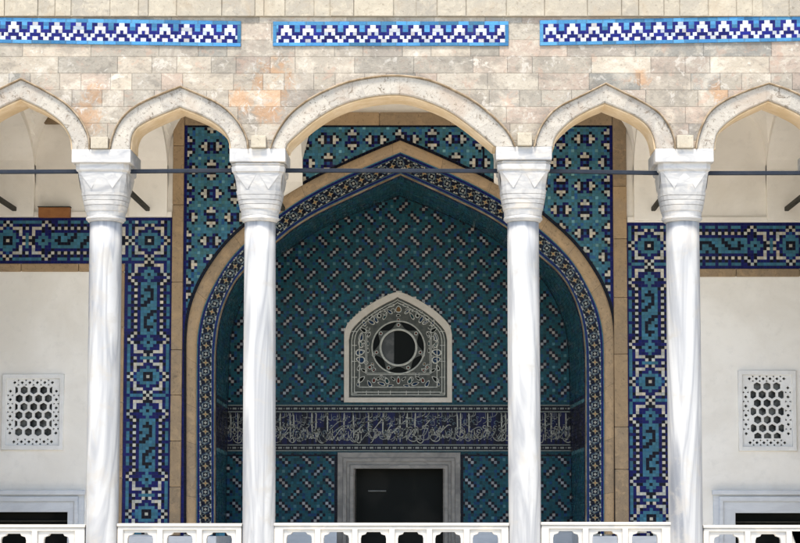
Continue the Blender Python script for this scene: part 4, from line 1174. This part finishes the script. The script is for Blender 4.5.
def wing(side):
    Y = YW
    if side < 0:
        t = thing('wing_wall', (XL / 2 + xl / 2, Y, 0), 'white plastered portico wall with a star-tiled strip and band, left of the niche', 'wall')
        xa, xb = XL, xl
    else:
        t = thing('wing_wall', (xr / 2 + XR / 2, Y, 0), 'white plastered portico wall with a star-tiled strip and band, right of the niche', 'wall')
        xa, xb = xr, XR
    zband_top = zTB_L if side < 0 else zTB_R
    # openings
    if side < 0: lw = (3, 63.5, 374.3, 450); wn = 6; fst = 0
    else: lw = (737.5, 796.5, 370.5, 451); wn = 7; fst = 0
    hole1 = lattice_window(t, lw[0], lw[1], lw[2], lw[3], None, wn, fst)
    if side < 0: ox1 = U(68, 512, Y)[0]; ox0 = ox1 - 1.62; oz = U(30, 512, Y)[1]; fx1 = U(84.5, 500, Y)[0]; fx0 = ox0 - (fx1 - ox1); fz = U(30, 491, Y)[1]
    else: ox0 = U(735, 513, Y)[0]; ox1 = ox0 + 1.62; oz = U(760, 513, Y)[1]; fx0 = U(713, 500, Y)[0]; fx1 = ox1 + (ox0 - fx0); fz = U(760, 491, Y)[1]
    hole2 = rect(ox0, ox1, .25, oz)
    plate('plaster_face', rect(xa, xb - (.002 if side < 0 else 0), -.1, ZROOF), [hole1, hole2], Y, Y + .4, M['plaster'], t)
    # lower window
    fr_ = plate('window_frame', rect(fx0, fx1, .12, fz), [rect(ox0, ox1, .25, oz)], Y - .03, Y + .2, M['palemarble'], t, .006)
    a = .062; plate('frame_moulding', rect(fx0 + a, fx1 - a, .16, fz - a), [rect(fx0 + a + .05, fx1 - a - .05, .2, fz - a - .06)], Y - .055, Y - .0315, M['palemarble'], fr_, .01)
    mb = MB(); mb.box(fx0 - .02, fx1 + .02, Y - .075, Y - .0312, fz - .045, fz + .012); mb.build('frame_cornice', M['palemarble'], fr_, bevel=.012)
    mb = MB(); mb.box(ox0 - .02, ox1 + .02, Y + .16, Y + .18, .2, oz + .02); pn = mb.build('pane', M['darkpane'], fr_)
    mb = MB(); mb.box(ox0, ox1, Y + .12, Y + .159, oz - .115, oz - .10); mb.build('glazing_bar', M['rawiron'], fr_)
    # tile strip (upright) and band (lying)
    if side < 0: X0, Z0 = U(149.6, 240.7, Y); Zb = U(148.1, 376.6, Y)[1]; Xb = U(8, 240.5, Y)[0]
    else: X0, Z0 = U(649, 245.8, Y); Zb = U(649.8, 381.6, Y)[1]; Xb = U(790.5, 244.2, Y)[0]
    ch = (Z0 - Zb) / 44; cw = abs(Xb - X0) / 44
    mb = MB(); Yt = Y - .010
    nfar = int((abs(xa if side < 0 else xb - X0) if side > 0 else abs(xa - X0)) / cw) - 1
    def fn(i, j):
        k = -side * i                                    # k>0 : away from the niche is -k
        out = i * side                                   # cells outwards
        if abs(j) <= 7 and out >= 5:
            return band(out, j) if out > 7 or True else None
        if abs(i) <= 7 and j <= 7:
            if j == 7: return 'N'
            return band(-j, i)
        return None
    I = range(-7, 8) if False else (range(-nfar, 8) if side < 0 else range(-7, nfar + 1))
    tile_grid(mb, Yt, X0, Z0, cw, ch, I, range(-110, 8), fn, lambda x, z: z > zd)
    xe = X0 - side * 7.5 * cw; xo = xa if side < 0 else xb; zt_ = Z0 + 7.5*ch; zlo = Z0 - 7.5*ch; xi = X0 + side * 7.5 * cw
    # thickness of the tile sheet
    for (p, q, z_) in ((min(xe, xo), max(xe, xo), zt_),): mb.poly([(p, Yt, z_), (q, Yt, z_), (q, Y - .001, z_), (p, Y - .001, z_)], tone('N'))
    mb.build('star_tile_border', M['tile'], t)
    # dark gap to the stone frame
    # stone trim below the band and beside the strip
    zu = zlo - .001; tw = .115
    if side < 0:
        strip('stone_trim', xa, xi - .002, zlo - .095, zu, Y - .03, M['tan'], t, .012, Y + .01); strip('stone_trim', xi - tw, xi - .002, zd + .002, zlo - .097, Y - .028, M['tan'], t, .012, Y + .01)
    else:
        strip('stone_trim', xi + .002, xb, zlo - .095, zu, Y - .03, M['tan'], t, .012, Y + .01); strip('stone_trim', xi + .002, xi + tw, zd + .002, zlo - .097, Y - .028, M['tan'], t, .012, Y + .01)
    # plaster ledge over the band, and dado
    mb = MB(); mb.box(*((xa, xl - .004) if side < 0 else (xr + .004, xb)), Y - .035, Y + .01, zt_ + .003, zt_ + .028 + .04); mb.build('plaster_ledge', M['plaster'], t, bevel=.012)
    mb = MB()
    if side < 0: mb.box(xi - tw, xl - .001, Y - .045, Y + .01, .002, zd)
    else: mb.box(xr + .001, xi + tw, Y - .045, Y + .01, .002, zd)
    mb.build('marble_dado', M['palemarble'], t, bevel=.006)
    if side < 0:
        x0_, z0_ = U(38.5, 217.3, Y - .1); x1_, z1_ = U(70, 206.5, Y - .1)
        mb = MB(); mb.box(x0_, x1_, Y - .12, Y - .04, z0_ + .07 - .07, z1_ - .012); mb.build('wooden_box', M['wood'], t, bevel=.006)
        mb = MB(); mb.box(x0_ - .006, x1_ + .006, Y - .125, Y - .04, z1_ - .011, z1_); mb.build('box_lid', M['rawiron'], t)
        x0_, z0_ = U(41, 123.5, Y - .06); x1_, z1_ = U(80, 113, Y - .06)
        mb = MB(); mb.box(x0_, x1_, Y - .08, Y + .01, z0_, z1_); mb.build('lintel', M['tan'], t, bevel=.01)
    return t
wing(-1); wing(1)
# ends of the portico
for s, (xa, xb) in enumerate(((XL - .3, XL), (XR, XR + .3))):
    mb = MB(); mb.box(xa, xb, YA, YW + .4, -.15, zE + 4.99); o = mb.build('end_wall', M['plaster'])
    tag(o, ('plastered end wall closing the portico at its far left', 'plastered end wall closing the portico at its far right')[s], 'wall')

# ================================================================= LIGHT, SKY, CAMERA
az, el = math.radians(16), math.radians(66)
sdir = Vector((-math.sin(az) * math.cos(el), -math.cos(az) * math.cos(el), math.sin(el)))
sun = bpy.data.lights.new('sun', 'SUN'); sun.energy = 3.0; sun.angle = math.radians(14); sun.color = (1, .925, .81)
so = bpy.data.objects.new('sun', sun); COL.objects.link(so); so.rotation_euler = (-sdir).to_track_quat('-Z', 'Y').to_euler(); so.location = (-4, -12, 14)
w = bpy.data.worlds.new('World'); scene.world = w; w.use_nodes = True
nt = w.node_tree; bg = nt.nodes['Background']; sky = nt.nodes.new('ShaderNodeTexSky'); sky.sky_type = 'NISHITA'
sky.sun_disc = False; sky.sun_elevation = el; sky.sun_rotation = math.pi + az; sky.air_density = 1; sky.dust_density = 1; sky.ozone_density = 1
nt.links.new(sky.outputs[0], bg.inputs[0]); bg.inputs[1].default_value = .15
cam = bpy.data.cameras.new('camera'); co = bpy.data.objects.new('camera', cam); COL.objects.link(co)
co.location = (CX, CY, EYE); co.rotation_euler = (math.pi / 2 + PITCH, 0, 0)
cam.sensor_width = 36; cam.lens = F / 800 * 36; cam.shift_x = -(PPX - 400) / 800; cam.shift_y = (PPY - 271.5) / 800
cam.clip_end = 400; scene.camera = co
scene.view_settings.view_transform = 'Standard'; scene.view_settings.look = 'None'; scene.view_settings.exposure = 1.43; scene.view_settings.gamma = 1
scene.view_settings.use_curve_mapping = False
